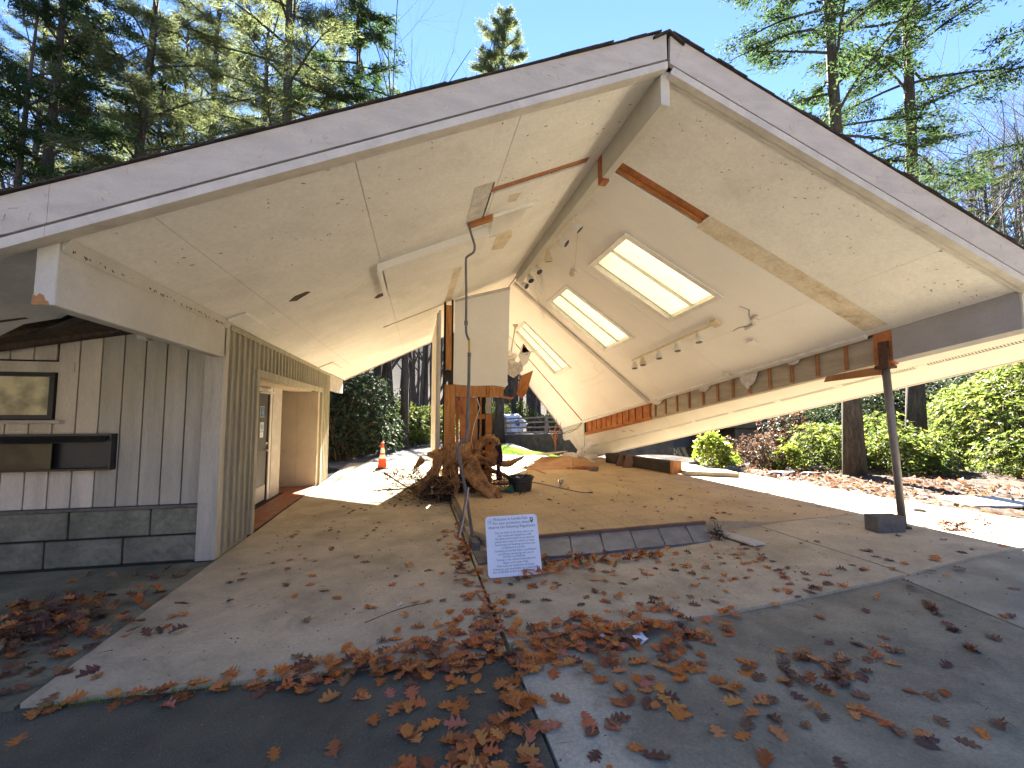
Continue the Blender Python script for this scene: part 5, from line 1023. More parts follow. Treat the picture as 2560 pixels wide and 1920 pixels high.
def bare(name, label, h, tr, seed, depth=5, spread=.5, m='barklight', group=None, twigs=3, base=.35):
    rr = random.Random(seed); t = thing(name, (0, 0, 0), label, 'tree', group); tk = MB(); br = MB()
    def grow(mb, p, d, L, r, lv):
        pts = [p]; rad = [r]
        for s in range(4):
            d = (d + Vector((rr.gauss(0, .09), rr.gauss(0, .09), .05 + rr.gauss(0, .05)))).normalized(); pts.append(pts[-1] + d * L / 4); rad.append(r * (1 - (.235 if lv == 0 else .16) * (s + 1)))
        mb.tube(pts, rad, 8 if lv == 0 else 4 if lv < 2 else 3, cap=False)
        if lv >= depth: return
        n = 9 if lv == 0 else rr.choice([3, 4, 5])
        for k in range(n):
            f = base + (1 - base) * (k + rr.random()) / n if lv == 0 else .25 + .75 * rr.random(); i = min(int(f * 4), 3); q = pts[i].lerp(pts[i + 1], f * 4 - i)
            a = rr.uniform(0, 6.28); o = d.orthogonal().normalized(); o = Quaternion(d, a) @ o
            nd = (d * rr.uniform(.5, 1.) + o * spread * rr.uniform(.8, 1.7)).normalized()
            grow(br, q, nd, L * rr.uniform(.32, .58) * (1 if lv else .9), rad[i] * rr.uniform(.3, .55), lv + 1)
    grow(tk, Vector((0, 0, -.3)), Vector((0, 0, 1)), h, tr, 0)
    tk.build('trunk', m, t, smooth_=True); br.build('branches', m, t); return t
def bush(name, label, rx, ry, h, leaf, seed, nw=330, ll=.12, lw=.02, per=8, cat='bush', group=None, stems=14, lean=(0, 0), low=.1):
    rng = np.random.default_rng(seed); rr = random.Random(seed); t = thing(name, (0, 0, 0), label, cat, group); sb_ = MB(); PP = []; DD = []
    tips = []
    for k in range(nw):
        th = rng.uniform(0, 2 * np.pi); z = rng.uniform(low, 1); r = math.sqrt(max(0, 1 - (z - .25) ** 2 / .60)) * rng.uniform(.55, 1.05) * (1 + .22 * math.sin(3 * th + seed) + .15 * math.sin(7 * th))
        tips.append(np.array([rx * r * math.cos(th) + lean[0] * z, ry * r * math.sin(th) + lean[1] * z, h * z * rng.uniform(.8, 1.06)]))
    for k in range(stems):
        tgt = Vector(tips[rr.randrange(nw)]); p0 = Vector((rr.uniform(-.3, .3) * rx, rr.uniform(-.3, .3) * ry, -.05)); mid = p0.lerp(tgt, .5) + Vector((rr.gauss(0, .1), rr.gauss(0, .1), rr.uniform(0, .2)))
        sb_.tube([p0, mid, tgt], [.028, .018, .007], 5, cap=False)
        for s in range(7):
            t2 = Vector(tips[rr.randrange(nw)]);  q = mid.lerp(tgt, rr.random())
            if (t2 - q).length < .6 * max(rx, .8): sb_.tube([q, q.lerp(t2, .5) + Vector((0, 0, .04)), t2], [.010, .007, .004], 4, cap=False)
    for p in tips:
        out = np.array([p[0] / rx, p[1] / ry, .9]); out /= np.linalg.norm(out); o1 = np.cross(out, [.3, .2, .9]); o1 /= np.linalg.norm(o1); o2 = np.cross(out, o1)
        for j in range(per):
            a = j * 2 * np.pi / per + rng.uniform(-.3, .3); d = (o1 * math.cos(a) + o2 * math.sin(a)) + out * rng.uniform(-.15, .75); d[2] -= rng.uniform(0, .4); PP.append(p + rng.normal(size=3) * .015); DD.append(d / np.linalg.norm(d))
    sb_.build('stems', 'twig', t); V, F = elems(np.array(PP), np.array(DD), ll, lw, rng, .35); fast_mesh('foliage', V, F, leaf, t); return t
def put(o, p, rz=0., s=1., tilt=(0, 0), z=None):
    o.location = (p[0], p[1], terrain_z(p[0], p[1]) if z is None else z); o.rotation_euler = (tilt[0], tilt[1], rz); o.scale = (s, s, s) if not hasattr(s, '__len__') else s; return o
first = {}
def place(key, maker, label, p, rz=0., s=1., tilt=(0, 0), z=None, group=None):
    if key not in first: first[key] = maker(); o = first[key]
    else: o = copy_tree(first[key])
    o['label'] = label
    if group: o['group'] = group
    return put(o, p, rz, s, tilt, z)
mk = {
 'hemA': lambda: conifer('hemlock_tree', '', 21, 7.8, 3.3, .185, 'hemlock', 1, 60, 820, .12, .018, .3, gap=.3),
 'hemB': lambda: conifer('hemlock_tree', '', 22, 8.8, 3.5, .21, 'hemlock', 2, 58, 820, .12, .018, .3, gap=.3),
 'hemC': lambda: conifer('hemlock_tree', '', 19, 5.5, 3.2, .22, 'hemlock', 3, 76, 900, .13, .019, .3, gap=.2),
 'pineA': lambda: conifer('pine_tree', '', 23, 10, 3.6, .26, 'pine', 4, 52, 1000, .19, .010, .05, 1.1, gap=.22),
 'pineB': lambda: conifer('pine_tree', '', 20, 7.5, 3.4, .22, 'pine', 5, 54, 1000, .19, .010, .1, 1.1, gap=.22),
 'pineC': lambda: conifer('pine_tree', '', 23, 15, 2.7, .2, 'pine', 6, 50, 1300, .2, .012, -.3, 1.0),
 'bareA': lambda: bare('bare_tree', '', 15, .16, 7, 4, .5), 'bareB': lambda: bare('bare_tree', '', 17, .20, 8, 4, .45, base=.4), 'bareC': lambda: bare('bare_tree', '', 13, .12, 9, 4, .55, base=.3),
 'snag': lambda: bare('dark_trunk_tree', '', 20, .22, 10, 3, .42, 'bark', base=.2),
}
T = lambda k, l, px, d, rz=0, s=1, tilt=(0, 0), g=None: place(k, mk[k], l, at(px, d), rz, s, tilt, None, g)
# big ones, each told apart
place('hemA', mk['hemA'], 'tall hemlock behind the roof, left of the right hand pair of trunks', (10.35, 8.5), 1.2, 1.0, z=.1)
place('hemB', mk['hemB'], 'tall hemlock at right, rising from the big green shrub', (15.0, 10.4), .4, 1.05, z=.05)
T('hemC', 'thick leaning hemlock at the far left edge', 55, 12.5, 2, 1.0, (0, R(4)))
T('snag', 'grey leaning trunk crossing behind the far left hemlock', -60, 12, 1, .8, (0, R(9)))
T('pineB', 'big dark trunked pine, second from the left above the roof', 262, 15, 0, 1.12, (0, R(1.5)))
T('hemC', 'hemlock with a slim trunk right of the big dark pine', 362, 19, 1, .95)
T('pineA', 'pine with a short grey trunk showing just above the roof', 505, 22, 1, 1.2)
T('pineB', 'forked pine in the middle of the left tree group', 715, 17, 2, 1.35)
T('hemC', 'dense dark hemlock at the right end of the left tree group', 868, 19.5, 3, 1.28)
T('pineC', 'small lone pine top standing over the left roof slope', 1248, 25, 1, 1.15)
T('hemA', 'hemlock outside the frame whose boughs hang in at the top right corner', 2960, 9.5, 1.4, .95)
T('pineB', 'pointed conifer at the far right edge behind the bare trees', 2520, 33, .3, 1.05)
T('pineA', 'pale pine top rising among the grey bare trees', 2370, 42, .3, .9)
G1 = 'pines and hemlocks filling in behind the left roof slope'
for i, (k, px, d, s) in enumerate((('pineA', 170, 27, 1.3), ('pineB', 430, 26, 1.4), ('pineA', 610, 25, 1.3), ('pineA', 20, 24, 1.2), ('pineB', 950, 27, 1.15), ('pineB', 790, 28, 1.4))):
    T(k, 'evergreen among the crowns behind the left roof slope', px, d, i * 1.3, s, g=G1)
G2 = 'grey leafless trees on the slope behind the right roof edge'
for i, (k, px, d, s) in enumerate((('bareB', 2300, 34, 1.0), ('bareA', 2350, 28, .95), ('bareC', 2400, 30, 1.1), ('bareB', 2440, 36, 1.25), ('bareA', 2470, 26, 1), ('bareC', 2500, 31, 1.35), ('bareB', 2530, 29, 1.1), ('bareA', 2575, 24, 1.1), ('bareC', 2210, 33, .9), ('bareA', 2620, 30, 1.3), ('bareB', 2420, 44, 1.3), ('bareC', 2555, 40, 1.5), ('bareA', 2500, 38, 1.35))):
    T(k, 'grey leafless tree in the thicket behind the right roof edge', px, d, i * 1.7, s, g=G2)
G3 = 'leafless trees showing between the left pines'
for i, (k, px, d, s) in enumerate((('bareA', 240, 24, 1), ('bareC', 560, 26, 1.1), ('bareB', 420, 22, .9), ('bareA', 90, 20, .9), ('bareC', 330, 34, 1.3), ('bareA', 680, 28, 1.))):
    T(k, 'leafless tree showing between the left pines', px, d, i * 2.1, s, g=G3)
G4 = 'dark trunks seen under the roof between restroom wall and partition'
for i, (px, d, s) in enumerate(((985, 27, 1.0), (1014, 21, .95), (1048, 33, 1.0), (1072, 32, 1.1), (1094, 36, 1), (958, 31, 1), (1036, 42, 1.2), (1008, 38, 1.2), (930, 24, .9), (880, 27, 1), (1085, 45, 1.3))):
    T('snag', 'dark trunk seen under the roof between the restroom wall and the partition', px, d, i * 1.1, s, (0, R((-1) ** i * 1.2)), G4)
for i, (k, px, d, s) in enumerate((('bareA', 970, 29, 1), ('bareC', 1030, 30, 1), ('bareB', 1060, 38, 1), ('bareA', 1000, 44, 1.1), ('bareC', 1090, 33, 1))): T(k, 'leafless tree between the dark trunks left of the partition', px, d, i, s, g='leafless trees between the dark trunks')
for i in range(16):
    px = [960, 992, 1022, 1050, 1066, 1082, 1100, 1232, 1262, 1284, 1310, 1345, 1372, 1398, 1420, 1040][i]; T(['bareA', 'bareB', 'bareC'][i % 3], 'slim leafless tree in the wood seen through the building', px, 30 + (i * 7) % 19, i * 1.1, .75 + .1 * (i % 4), g='slim leafless trees seen through the building')
G5 = 'trees seen through the gap right of the partition'
for i, (k, px, d, s) in enumerate((('snag', 1293, 36, .8), ('bareA', 1240, 40, .8), ('bareC', 1330, 38, .9), ('bareB', 1380, 42, .8), ('bareA', 1400, 45, .8), ('bareC', 1270, 44, 1), ('snag', 1225, 39, .8))):
    T(k, 'tree seen through the gap right of the partition', px, d, i * .9, s, g=G5)
G6 = 'trees beyond the bridge at the right'
for i, (k, px, d, s) in enumerate((('bareA', 1700, 42, .8), ('bareB', 1800, 45, .8), ('hemC', 2060, 24, .6), ('hemC', 2130, 30, .6), ('bareC', 1960, 36, .8), ('snag', 2240, 21, .9), ('hemC', 2240, 27, .5), ('hemC', 2390, 25, .45), ('bareA', 2050, 40, .9))):
    T(k, 'tree beyond the bridge and shrubs at the right', px, d, i * 1.9, s, g=G6)
# shrubs
bk = {
 'rhA': lambda: bush('rhododendron_bush', '', 1.5, 1.3, 2.0, 'rhodo', 11, 560, .16, .027), 'rhB': lambda: bush('rhododendron_bush', '', 1.1, 1.0, 1.3, 'rhodo', 12, 380, .15, .025),
 'lauA': lambda: bush('laurel_bush', '', 1.8, 1.4, 3.3, 'laurel', 13, 800, .14, .024, stems=24), 'lime': lambda: bush('lime_shrub', '', .55, .5, 1.1, 'rhodo_lime', 14, 230, .13, .026, stems=26, lean=(-.45, 0)),
 'dry': lambda: bush('withered_shrub', '', 1.0, .8, 1.4, 'dryleaf', 15, 170, .09, .014, 5, stems=60), 'rhG': lambda: bush('rhododendron_bush', '', 1.9, 1.6, 3.1, 'rhodo', 16, 1150, .165, .028, stems=40),
}
Bp = lambda k, l, px, d, rz=0, s=1, g=None, z=None: place(k, bk[k], l, at(px, d), rz, s, (0, 0), z, g)
Bp('rhG', 'largest yellow green rhododendron at the right edge', 2555, 12.2, 0, 1.0, z=0); Bp('rhG', 'tall rhododendron just left of the largest one', 2430, 13.8, 2, .82, z=0)
Bp('rhA', 'rhododendron between the two big trunks', 2195, 13.0, 1, .85, z=-.1); Bp('rhA', 'rhododendron left of the nearer big trunk', 2050, 12.3, 3, .72, z=-.1)
Bp('rhB', 'low rhododendron in front of the darker big trunk', 2285, 11.6, 4, .8, z=0); Bp('rhB', 'low glossy bush just right of the nearer trunk', 2215, 11.5, 2, .85, z=0)
Bp('rhB', 'small bush on the dirt bank beside the thinner far trunk', 2110, 12.4, 2, .7, z=-.1); Bp('rhA', 'bush at the bottom right corner of the thicket', 2570, 10.4, 5, .62, z=0)
Bp('dry', 'bare reddish shrub under the right end of the eave', 1965, 14.5, 0, 1.25, z=.1); Bp('dry', 'brown withered shrub leaning by the rocks', 1900, 12.3, 2, .75, z=0); Bp('dry', 'withered scrub behind the lime shrub', 1840, 14.5, 3, .8, z=-.2)
Bp('lime', 'bright lime green shrub beside the bridge pier', 1800, 12.6, 0, 1.0, z=0); Bp('lime', 'smaller lime sprig right of the bright lime shrub', 1945, 12.0, 2.6, .62, z=.1)
G7 = 'dark laurels along the left of the back path'
for i, (px, d, s) in enumerate(((842, 15.6, .95), (880, 17, 1.1), (915, 18.5, 1.0), (820, 18, 1.2), (860, 20, 1.3), (930, 21.5, 1.05))): Bp('lauA', 'tall dark laurel left of the back path', px, d, i * 1.2, s, G7)
G8 = 'sunlit rhododendrons left of the partition'
for i, (px, d, s) in enumerate(((945, 20.5, .8), (985, 22, 1.0), (1030, 23, 1.0), (1075, 24.5, 1.05), (1100, 27, 1.1), (965, 24, 1.2), (1010, 27, 1.2))): Bp('rhA', 'sunlit rhododendron seen left of the partition', px, d, i * .8, s, G8, z=.0)
G9 = 'bushes behind the log fence'
for i, (k, px, d, s) in enumerate((('rhA', 1235, 33, 1.1), ('rhA', 1290, 37, 1.2), ('rhB', 1340, 36, 1.1), ('rhB', 1385, 34, 1.1), ('dry', 1420, 30, 1.2), ('dry', 1340, 32, .9), ('dry', 1232, 30, .9))): Bp(k, 'bush behind the log fence', px, d, i, s, G9, z=.3)
G10 = 'dark laurels beyond the creek at the right'
for i, (px, d, s) in enumerate(((2010, 19, 1.0), (2080, 20, 1.05), (2160, 19, 1.1), (2240, 20, 1.15), (2320, 18, 1.1), (1990, 24, 1.1), (1780, 30, 1.0), (1700, 28, .9), (2400, 20, 1.2), (1840, 30, 1))): Bp('lauA', 'dark laurel beyond the creek at the right', px, d, i * 1.4, s, G10, z=-1.2 if px < 2100 else -.6)
# far wooded slope as one mass: bare crowns and a few evergreens
def mass(name, label, objs, spots):
    V = []; F3 = []; k = 0; rng = np.random.default_rng(5)
    data = []
    for o, pick in objs:
        me = [c for c in o.children if c.name.startswith(pick)][0].data; n = len(me.vertices); v = np.empty(n * 3); me.vertices.foreach_get('co', v); v = v.reshape(-1, 3)
        fs = [tuple(p.vertices) for p in me.polygons if len(p.vertices) == 4]; fs = np.array(fs); data.append((v, fs))
    for (x, y, s, kk) in spots:
        v, fs = data[kk % len(data)]; a = rng.uniform(0, 6.28); c, s_ = math.cos(a), math.sin(a); q = v * s; X = q[:, 0] * c - q[:, 1] * s_ + x; Y = q[:, 0] * s_ + q[:, 1] * c + y
        V.append(np.stack([X, Y, q[:, 2] + terrain_z(x, y)], 1)); F3.append(fs + k); k += len(v)
    return np.concatenate(V), np.concatenate(F3)
rr = random.Random(3); spots = []
for i in range(420):
    px = rr.choice([rr.uniform(-300, 1500), rr.uniform(1200, 2900)]); d = rr.uniform(38, 85); p = at(px, d); spots.append((p.x, p.y, rr.uniform(.8, 1.3), rr.randrange(3)))
V, F = mass('distant_wood', '', [(first['bareA'], 'branches'), (first['bareB'], 'branches'), (first['bareC'], 'branches')], spots)
o = fast_mesh('distant_wood', V, F, 'barklight'); tag(o, 'grey leafless wood covering the far slope', 'woodland', kind='stuff')
mb = MB()
for (x, y, s, k) in spots: z = terrain_z(x, y); mb.tube([(x, y, z - .5), (x, y, z + 12 * s)], [.22 * s, .06], 5, cap=False)
tag(mb.build('distant_trunks', 'barklight'), 'pale trunks of the wood on the far slope', 'woodland', kind='stuff')

# grass: bright lawn, strip by the path, tufts along the slab edge
def grass(name, label, n, fn, h, w_, mt='grass'):
    rng = np.random.default_rng(len(name) + n); P = np.array([fn(rng) for _ in range(n)]); D = np.stack([rng.normal(size=n) * .35, rng.normal(size=n) * .35, np.ones(n)], 1); D /= np.linalg.norm(D, axis=1)[:, None]
    V, F = elems(P, D, h, w_, rng, .1); o = fast_mesh(name, V, F, mt); return tag(o, label, 'grass', kind='stuff')
def in_lawn(r):
    while True:
        x, y = r.uniform(2.2, 8.6), r.uniform(14.6, 26)
        if x < 8.4 - (y - 17.9) * .48 and x > 2.6 + (y - 14) * .12 and y > 18.2 - (x - 2.2) * .52: return (x, y, terrain_z(x, y) + (.06 if y < 20 else .05))
lw = sheet('lawn', [(2.3, 18.2), (8.3, 14.9), (8.6, 18.2), (4.4, 26)], 0, (14, 14), thick=.1, m='duff', hf=lambda x, y: terrain_z(x, y) + .045)
grass('lawn_grass', 'bright sunlit lawn behind the board heap', 26000, in_lawn, .10, .012)
grass('verge_grass', 'short grass verge along the left of the back path', 9000, lambda r: (lambda t, s: (-3.0 + t * 1.8 - s * .9, 14.2 + t * 13 - s * .2, terrain_z(-3.0 + t * 1.8 - s * .9, 14.2 + t * 13) + .02))(r.random(), r.random()), .09, .010)
grass('joint_grass', 'fine grass growing along the front edge of the walkway slab', 500, lambda r: (lambda x: (x, 3.03 + r.normal() * .014, -.028))(-2.0 + 2.1 * r.random() ** 1.3), .034, .002)
grass('joint_grass', 'tuft of grass in the crossing of the slab joints', 120, lambda r: (.66 + r.normal() * .03, 3.02 + r.normal() * .04, -.04), .05, .003)

# ---------------------------------------------------------------- fallen oak leaves
def leaf_mesh(name, kind, seed, n=16, curl=1.):
    rr = random.Random(seed); L = 1.; rows = []
    cx = rr.uniform(-.6, .6); b1 = rr.uniform(.1, .45) * curl; b2 = rr.uniform(-.3, .35) * curl; tw = rr.uniform(-.5, .5) * curl
    for i in range(n + 1):
        t = i / n
        if kind == 'oak':
            ph = abs(math.sin(math.pi * 3.5 * t + .2)); w_ = .40 * math.sin(math.pi * min(1, t * .96 + .03)) ** .55 * (.30 + .70 * ph ** 1.2) * (1 + .2 * rr.uniform(-1, 1))
            shift = .10 * ph
        else: w_ = .30 * math.sin(math.pi * min(1, t)) ** .75 * (1 + .07 * rr.uniform(-1, 1)); shift = .02
        if i in (0, n): w_ = .004
        row = []
        for s in (-1, -.5, 0, .5, 1):
            ww = w_ * abs(s); x = t + shift * abs(s) - .5; y = s * w_ * (1 if s < 0 else rr.uniform(.9, 1.1)) + cx * .25 * (t - .5) ** 2
            z = b1 * (abs(s) * w_) ** 2 * 6 * .5 + b2 * (t - .5) ** 2 + tw * s * w_ * (t - .5) + (rr.uniform(0, .03)) + .0
            row.append((x, y, z))
        rows.append(row)
    V = [p for r_ in rows for p in r_]; zm = min(v[2] for v in V); V = [(a, b, c - zm + .01) for a, b, c in V]; F = []
    for i in range(n):
        for j in range(4): a = i * 5 + j; F.append((a, a + 1, a + 6, a + 5))
    k = len(V); e = V[2]; V += [(e[0], e[1] - .008, e[2] + .01), (e[0], e[1] + .008, e[2] + .01), (e[0] - .28, e[1] + .05 * cx + .006, .03), (e[0] - .28, e[1] + .05 * cx - .006, .03)]; F.append((k, k + 1, k + 2, k + 3))
    return np.array(V), F
LV = [leaf_mesh('l', 'oak', i, curl=.5 + .45 * (i % 3)) for i in range(9)] + [leaf_mesh('l', 'plain', 20 + i, 10) for i in range(2)]
meshes = {}
def lmesh(i, mt):
    if (i, mt) not in meshes:
        me = bpy.data.meshes.new('fallen_leaf'); me.from_pydata([tuple(v) for v in LV[i][0]], [], LV[i][1]); me.update(); me.materials.append(M[mt]); me.polygons.foreach_set('use_smooth', [True] * len(me.polygons)); meshes[(i, mt)] = me
    return meshes[(i, mt)]
rr = random.Random(77); g_ = rr.gauss; spots = []
def gz(x, y):
    if y < 3.02: return (-.027 if x < .69 else -.020 + hg(x, y) if x < 4.3 else hg(x, y) - .017)
    if x < -2.13: return -.01
    if y > 5.12 and .98 < x < 6.2: return floor_h(x, y) + .002
    return hg(x, y) + .002
def zone(n, f, lab, mts, size=(.12, .17), flat=1.):
    for _ in range(n):
        x, y = f(); spots.append((x, y, rr.uniform(*size), lab, rr.choice(mts), flat))
O = ['oak'] * 5; mixd = O + ['oak_dark', 'oak_wet', 'oak_red']
zone(140, lambda: (.2 + abs(g_(0, .55)) * rr.choice([-.9, 1.3]), 3.02 + g_(0, .13)), 'brown oak leaf in the drift along the front edge of the slabs', mixd)
zone(150, lambda: (1.35 + g_(0, .65), 3.08 + g_(0, .17)), 'brown oak leaf in the drift along the front edge of the slabs', mixd)
zone(60, lambda: (lambda x: (x, 3.0 + g_(0, .045)))(rr.uniform(-2.0, .4)), 'brown oak leaf lying against the walkway edge', O + ['oak_wet', 'oak_dark'])
zone(62, lambda: (.34 + g_(0, .22), 2.2 + g_(0, .19)), 'orange brown oak leaf in the cluster on the dark asphalt', O + ['oak_red'], (.13, .18))
zone(16, lambda: (.58 + g_(0, .06), 2.55 + g_(0, .12)), 'orange brown oak leaf in the cluster on the dark asphalt', O, (.13, .18))
zone(20, lambda: (rr.uniform(-1.1, .65), rr.uniform(1.85, 2.9)), 'single oak leaf scattered on the dark asphalt', O + ['oak_red'], (.12, .17))
zone(46, lambda: (1.5 + g_(0, .38), 2.42 + g_(0, .26)), 'oak leaf in a loose group on the worn grey concrete', O + ['oak', 'oak_dark'], (.12, .18))
zone(60, lambda: (rr.uniform(.8, 3.2), rr.uniform(1.7, 2.95)), 'oak leaf scattered on the worn grey concrete', mixd + ['oak_wet'], (.11, .16))
zone(40, lambda: (2.35 + g_(0, .3), 2.25 + g_(0, .25)), 'wet dark oak leaf in the group at the lower right', ['oak_wet', 'oak', 'oak_dark'], (.11, .16))
zone(45, lambda: (lambda t: (3.6 + .75 * t, 2.2 + .95 * t))(rr.random()) if rr.random() < .5 else (rr.uniform(2.8, 5.2), rr.uniform(2.2, 3.6)), 'oak leaf near the diagonal joint at the right', ['oak', 'oak_wet', 'oak_dark'], (.11, .15))
zone(120, lambda: (1.3 + abs(g_(0, .95)), 4.58 + g_(0, .085)), 'oak leaf heaped against the tiled sill', mixd + ['oak_dark'], (.12, .16), .3)
zone(30, lambda: (1.22 + g_(0, .13), 4.32 + g_(0, .08)), 'oak leaf heaped at the foot of the sign', mixd, (.11, .15), .3)
zone(110, lambda: (.64 + g_(0, .05) - abs(g_(0, .10)), rr.uniform(3.15, 6.6)), 'oak leaf caught along the long slab joint', mixd, (.09, .15))
zone(45, lambda: (.55 + g_(0, .22), 3.35 + g_(0, .22)), 'oak leaf in the drift where the joints cross', mixd)
zone(90, lambda: (rr.uniform(.8, 3.9), rr.uniform(3.3, 4.45)), 'oak leaf scattered on the slab before the sill', mixd, (.10, .15))
zone(46, lambda: (rr.uniform(-1.9, .4), rr.uniform(3.25, 6.3)), 'oak leaf scattered on the tan walkway slab', ['oak', 'oak', 'oak_wet'], (.10, .15))
zone(24, lambda: (rr.uniform(-1.6, .4), rr.uniform(6.3, 9.0)), 'small leaf farther back on the walkway slab', ['oak_wet', 'oak_dark'], (.09, .13))
zone(60, lambda: (rr.uniform(3.4, 7.5), rr.uniform(3.5, 6.5)), 'oak leaf scattered on the slab near the steel post', ['oak', 'oak_wet', 'oak_dark'], (.09, .14))
zone(330, lambda: (-2.8 + g_(0, .38), 3.95 + g_(0, .42)), 'dull wet leaf in the drift below the stone plinth', ['oak_wet', 'oak_wet', 'oak_dark', 'oak'], (.11, .17), .5)
zone(40, lambda: (rr.uniform(-3.4, -2.1), rr.uniform(3.2, 5.3)), 'dull wet leaf scattered on the side concrete', ['oak_wet', 'oak', 'oak_wet'], (.11, .16))
zone(90, lambda: (rr.uniform(.9, 6), rr.uniform(5.3, 10.5)), 'small dark leaf on the tan interior floor', ['oak_wet', 'oak_dark', 'oak'], (.06, .12))
zone(40, lambda: (6.5 + abs(g_(0, .35)), 4.25 + g_(0, .12)), 'leaf heaped at the foot of the steel post', ['oak_wet', 'oak', 'oak_dark'], (.10, .15), .3)
zone(70, lambda: (.5 + g_(0, .9), 8.1 + g_(0, .2)), 'small leaf around the foot of the stump', ['oak_wet', 'oak_dark'], (.06, .12), .4)
spots = [s for s in spots if not (s[1] > 4.6 and s[1] < 5.16 and 1.0 < s[0] < 3.75 and random.random() < .9) and not (s[0] < -2.0 and s[1] > 5.45)]
def key(s): return s[2] / (math.hypot(s[0], s[1]) ** 1.5)
def vis(s):
    a = R(12.6); zc = s[0] * math.sin(a) + s[1] * math.cos(a); xc = s[0] * math.cos(a) - s[1] * math.sin(a)
    return zc > .5 and abs(xc / zc) < 1.18 and zc > 1.75
spots = [s for s in spots if vis(s)]
spots.sort(key=key, reverse=True); SV = {}
occ = {}
for i, (x, y, s, lab, mt, flat) in enumerate(spots):
    c = (round(x / .07), round(y / .07)); lay = sum(occ.get((c[0] + a, c[1] + b), 0) for a in (-1, 0, 1) for b in (-1, 0, 1)); occ[c] = occ.get(c, 0) + 1
    s *= .70; z = gz(x, y) + min(lay, 9) * .003; k = rr.randrange(len(LV)) if rr.random() < .3 else rr.randrange(9)
    ry, rx, rz = g_(0, .10 + (1 - flat) * .45), g_(0, .10 + (1 - flat) * .45), rr.uniform(0, 6.28)
    if flat < 1: z += rr.uniform(0, .06)
    if i < 300:
        o = bpy.data.objects.new('fallen_leaf', lmesh(k, mt)); COL.objects.link(o); o.location = (x, y, z); o.rotation_euler = (rx, ry, rz); o.scale = (s, s, s * rr.uniform(.5, 1.3)); 
        cw = {'oak': 'tawny', 'oak_dark': 'blackish', 'oak_wet': 'dull brown', 'oak_red': 'reddish'}[mt]; a_ = math.atan2(x, y) - R(12.6)
        wh = 'left of the sign' if a_ < R(-18) else 'below the sign' if a_ < R(-4) else 'below the sill' if a_ < R(12) else 'near the post' if a_ < R(28) else 'at the far right'
        lab = lab.replace('orange brown ', '').replace('brown oak', 'oak').replace('wet dark oak', 'oak').replace('dull wet ', '').replace('small dark ', 'small '); lab = lab.replace('along the front edge of the slabs', 'along the slab front').replace('in a loose group', 'grouped').replace('in the group at the lower right', 'at the lower right'); lab = cw + ' ' + lab.replace('single ', '') + ', ' + wh; tag(o, lab, 'leaf', lab.replace(' leaf ', ' leaves '))
    else:
        v, f = LV[k]; Mx = np.array((Matrix.Rotation(rz, 3, 'Z') @ Matrix.Rotation(ry, 3, 'Y') @ Matrix.Rotation(rx, 3, 'X'))); q = (v * [s, s, s * rr.uniform(.5, 1.3)]) @ Mx.T + [x, y, z]
        d = SV.setdefault(mt, [[], [], 0]); d[0].append(q); d[1].append(np.array(f) + d[2]); d[2] += len(v)
names = {'oak': 'smaller orange brown oak leaves strewn over the slabs', 'oak_dark': 'smaller dark oak leaves strewn over the slabs', 'oak_wet': 'dull wet leaves strewn over slabs and drifts', 'oak_red': 'smaller reddish oak leaves strewn over the slabs'}
for mt, (a, b, n) in SV.items(): tag(fast_mesh('leaf_litter', np.concatenate(a), np.concatenate(b), mt, smooth_=True), names[mt], 'leaf litter', kind='stuff')
# litter on the dirt and under the trees
rng = np.random.default_rng(9); n = 9000
X = np.concatenate([rng.uniform(7.9, 14, 3500), rng.uniform(-8, -2.6, 2500), rng.uniform(-4, 9, 3000)]); Yv = np.concatenate([rng.uniform(3.6, 12, 3500), rng.uniform(12, 24, 2500), rng.uniform(14, 34, 3000)])
keep = ~((X > -2.9) & (X < 2.4) & (Yv > 13) & (Yv < 31)) & ~((X > -2.14) & (Yv < 14)) | (X > 7.9); X = X[keep]; Yv = Yv[keep]
Z = np.array([max(terrain_z(a, b), .12 if (a > 7.9 and b < 11.3) else -9) + .03 for a, b in zip(X, Yv)]); D = rng.normal(size=(len(X), 3)); D[:, 2] *= .3; D /= np.linalg.norm(D, axis=1)[:, None]
V, F = elems(np.stack([X, Yv, Z], 1), D, .11, .035, rng, .3); tag(fast_mesh('leaf_litter', V, F, 'dryleaf'), 'dry leaves strewn over the dirt and forest floor', 'leaf litter', kind='stuff')
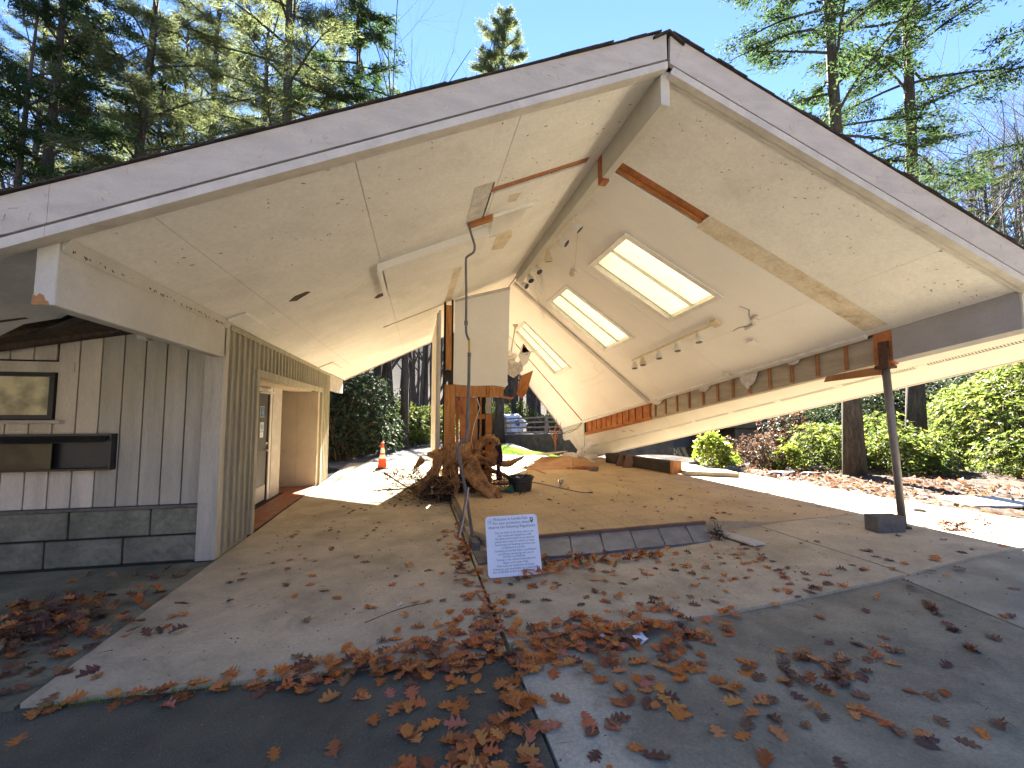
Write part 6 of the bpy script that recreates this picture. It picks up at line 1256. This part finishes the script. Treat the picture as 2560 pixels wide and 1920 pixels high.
# cobwebbed needles and dirt stuck along the front of the ceilings and on the fascia
mb = MB(); q_ = random.Random(4)
for i in range(150):
    if i % 2: u = q_.uniform(.2, 4.2); v_ = 3.15 + abs(q_.gauss(0, .35)); f_ = lambda a, b, h: RS(a, b, h)
    else: u = q_.uniform(-2.0, 1.9); v_ = 3.15 + abs(q_.gauss(0, .9)); f_ = LS
    a = q_.uniform(0, 6.28); l = q_.uniform(.006, .028); mb.bar(f_(u, v_, -.004), f_(u + l * math.cos(a), v_ + l * math.sin(a), -.004), q_.uniform(.002, .006), .003)
for i in range(60):
    y_ = q_.uniform(3.2, 5.5); x_ = -2.13; mb.bar((x_ + .005, y_, 2.655), (x_ + .02, y_ + q_.uniform(-.02, .03), 2.655 - q_.uniform(.01, .05)), .004, .004)
tag(mb.build('ceiling_dirt', 'deckwood'), 'specks of dirt and cobweb scattered under the front of the ceilings', 'dirt', kind='stuff')
mb = MB()
for i in range(110):
    u = q_.uniform(-2.6, 1.9); h = q_.uniform(.06, .28); a = q_.gauss(0, 1.) + .6; l = q_.uniform(.02, .05); S_ = LS
    if i % 3 == 0: S_ = RS; u = q_.uniform(.1, 4.5)
    p = Vector(S_(u, 3.012, h)); mb.bar(p, p + Vector((l * math.sin(a), -.001, -l * math.cos(a))), .0022, .002)
tag(mb.build('stuck_needles', 'oldstrip'), 'dry pine needles stuck to the fascia boards', 'pine needles', kind='stuff')
# pine needles and crumbs on the paving
n = 420; P = np.stack([rng.uniform(-1.8, 4.5, n), rng.uniform(1.7, 4.6, n), np.zeros(n)], 1); P[:, 2] = [gz(a, b) + .004 for a, b in P[:, :2]]
a_ = rng.uniform(0, 6.28, n); D = np.stack([np.cos(a_), np.sin(a_), np.zeros(n) + .02], 1); V, F = elems(P, D, .085, .0012, rng, 0); tag(fast_mesh('pine_needles', V, F, 'dryleaf'), 'fallen pine needles scattered on the paving', 'pine needles', kind='stuff')
n = 900; P = np.stack([rng.uniform(-1.9, 6.5, n), rng.uniform(2, 9, n), np.zeros(n)], 1); P[:, 2] = [gz(a, b) + .002 for a, b in P[:, :2]]; D = rng.normal(size=(n, 3)) * [1, 1, .1]; D /= np.linalg.norm(D, axis=1)[:, None]
V, F = elems(P, D, .022, .006, rng, .5); tag(fast_mesh('leaf_crumbs', V, F, 'oak_wet'), 'tiny leaf crumbs and bark flecks on the paving', 'leaf litter', kind='stuff')
tag(MB().tube(spl([(-.35, 3.62, .01), (-.1, 3.8, .012), (.15, 3.86, .02)], 4), [.003] * 8 + [.0015], 5).build('twig', 'twig', origin=(-.1, 3.8, 0)), 'thin bent twig on the walkway slab', 'twig')
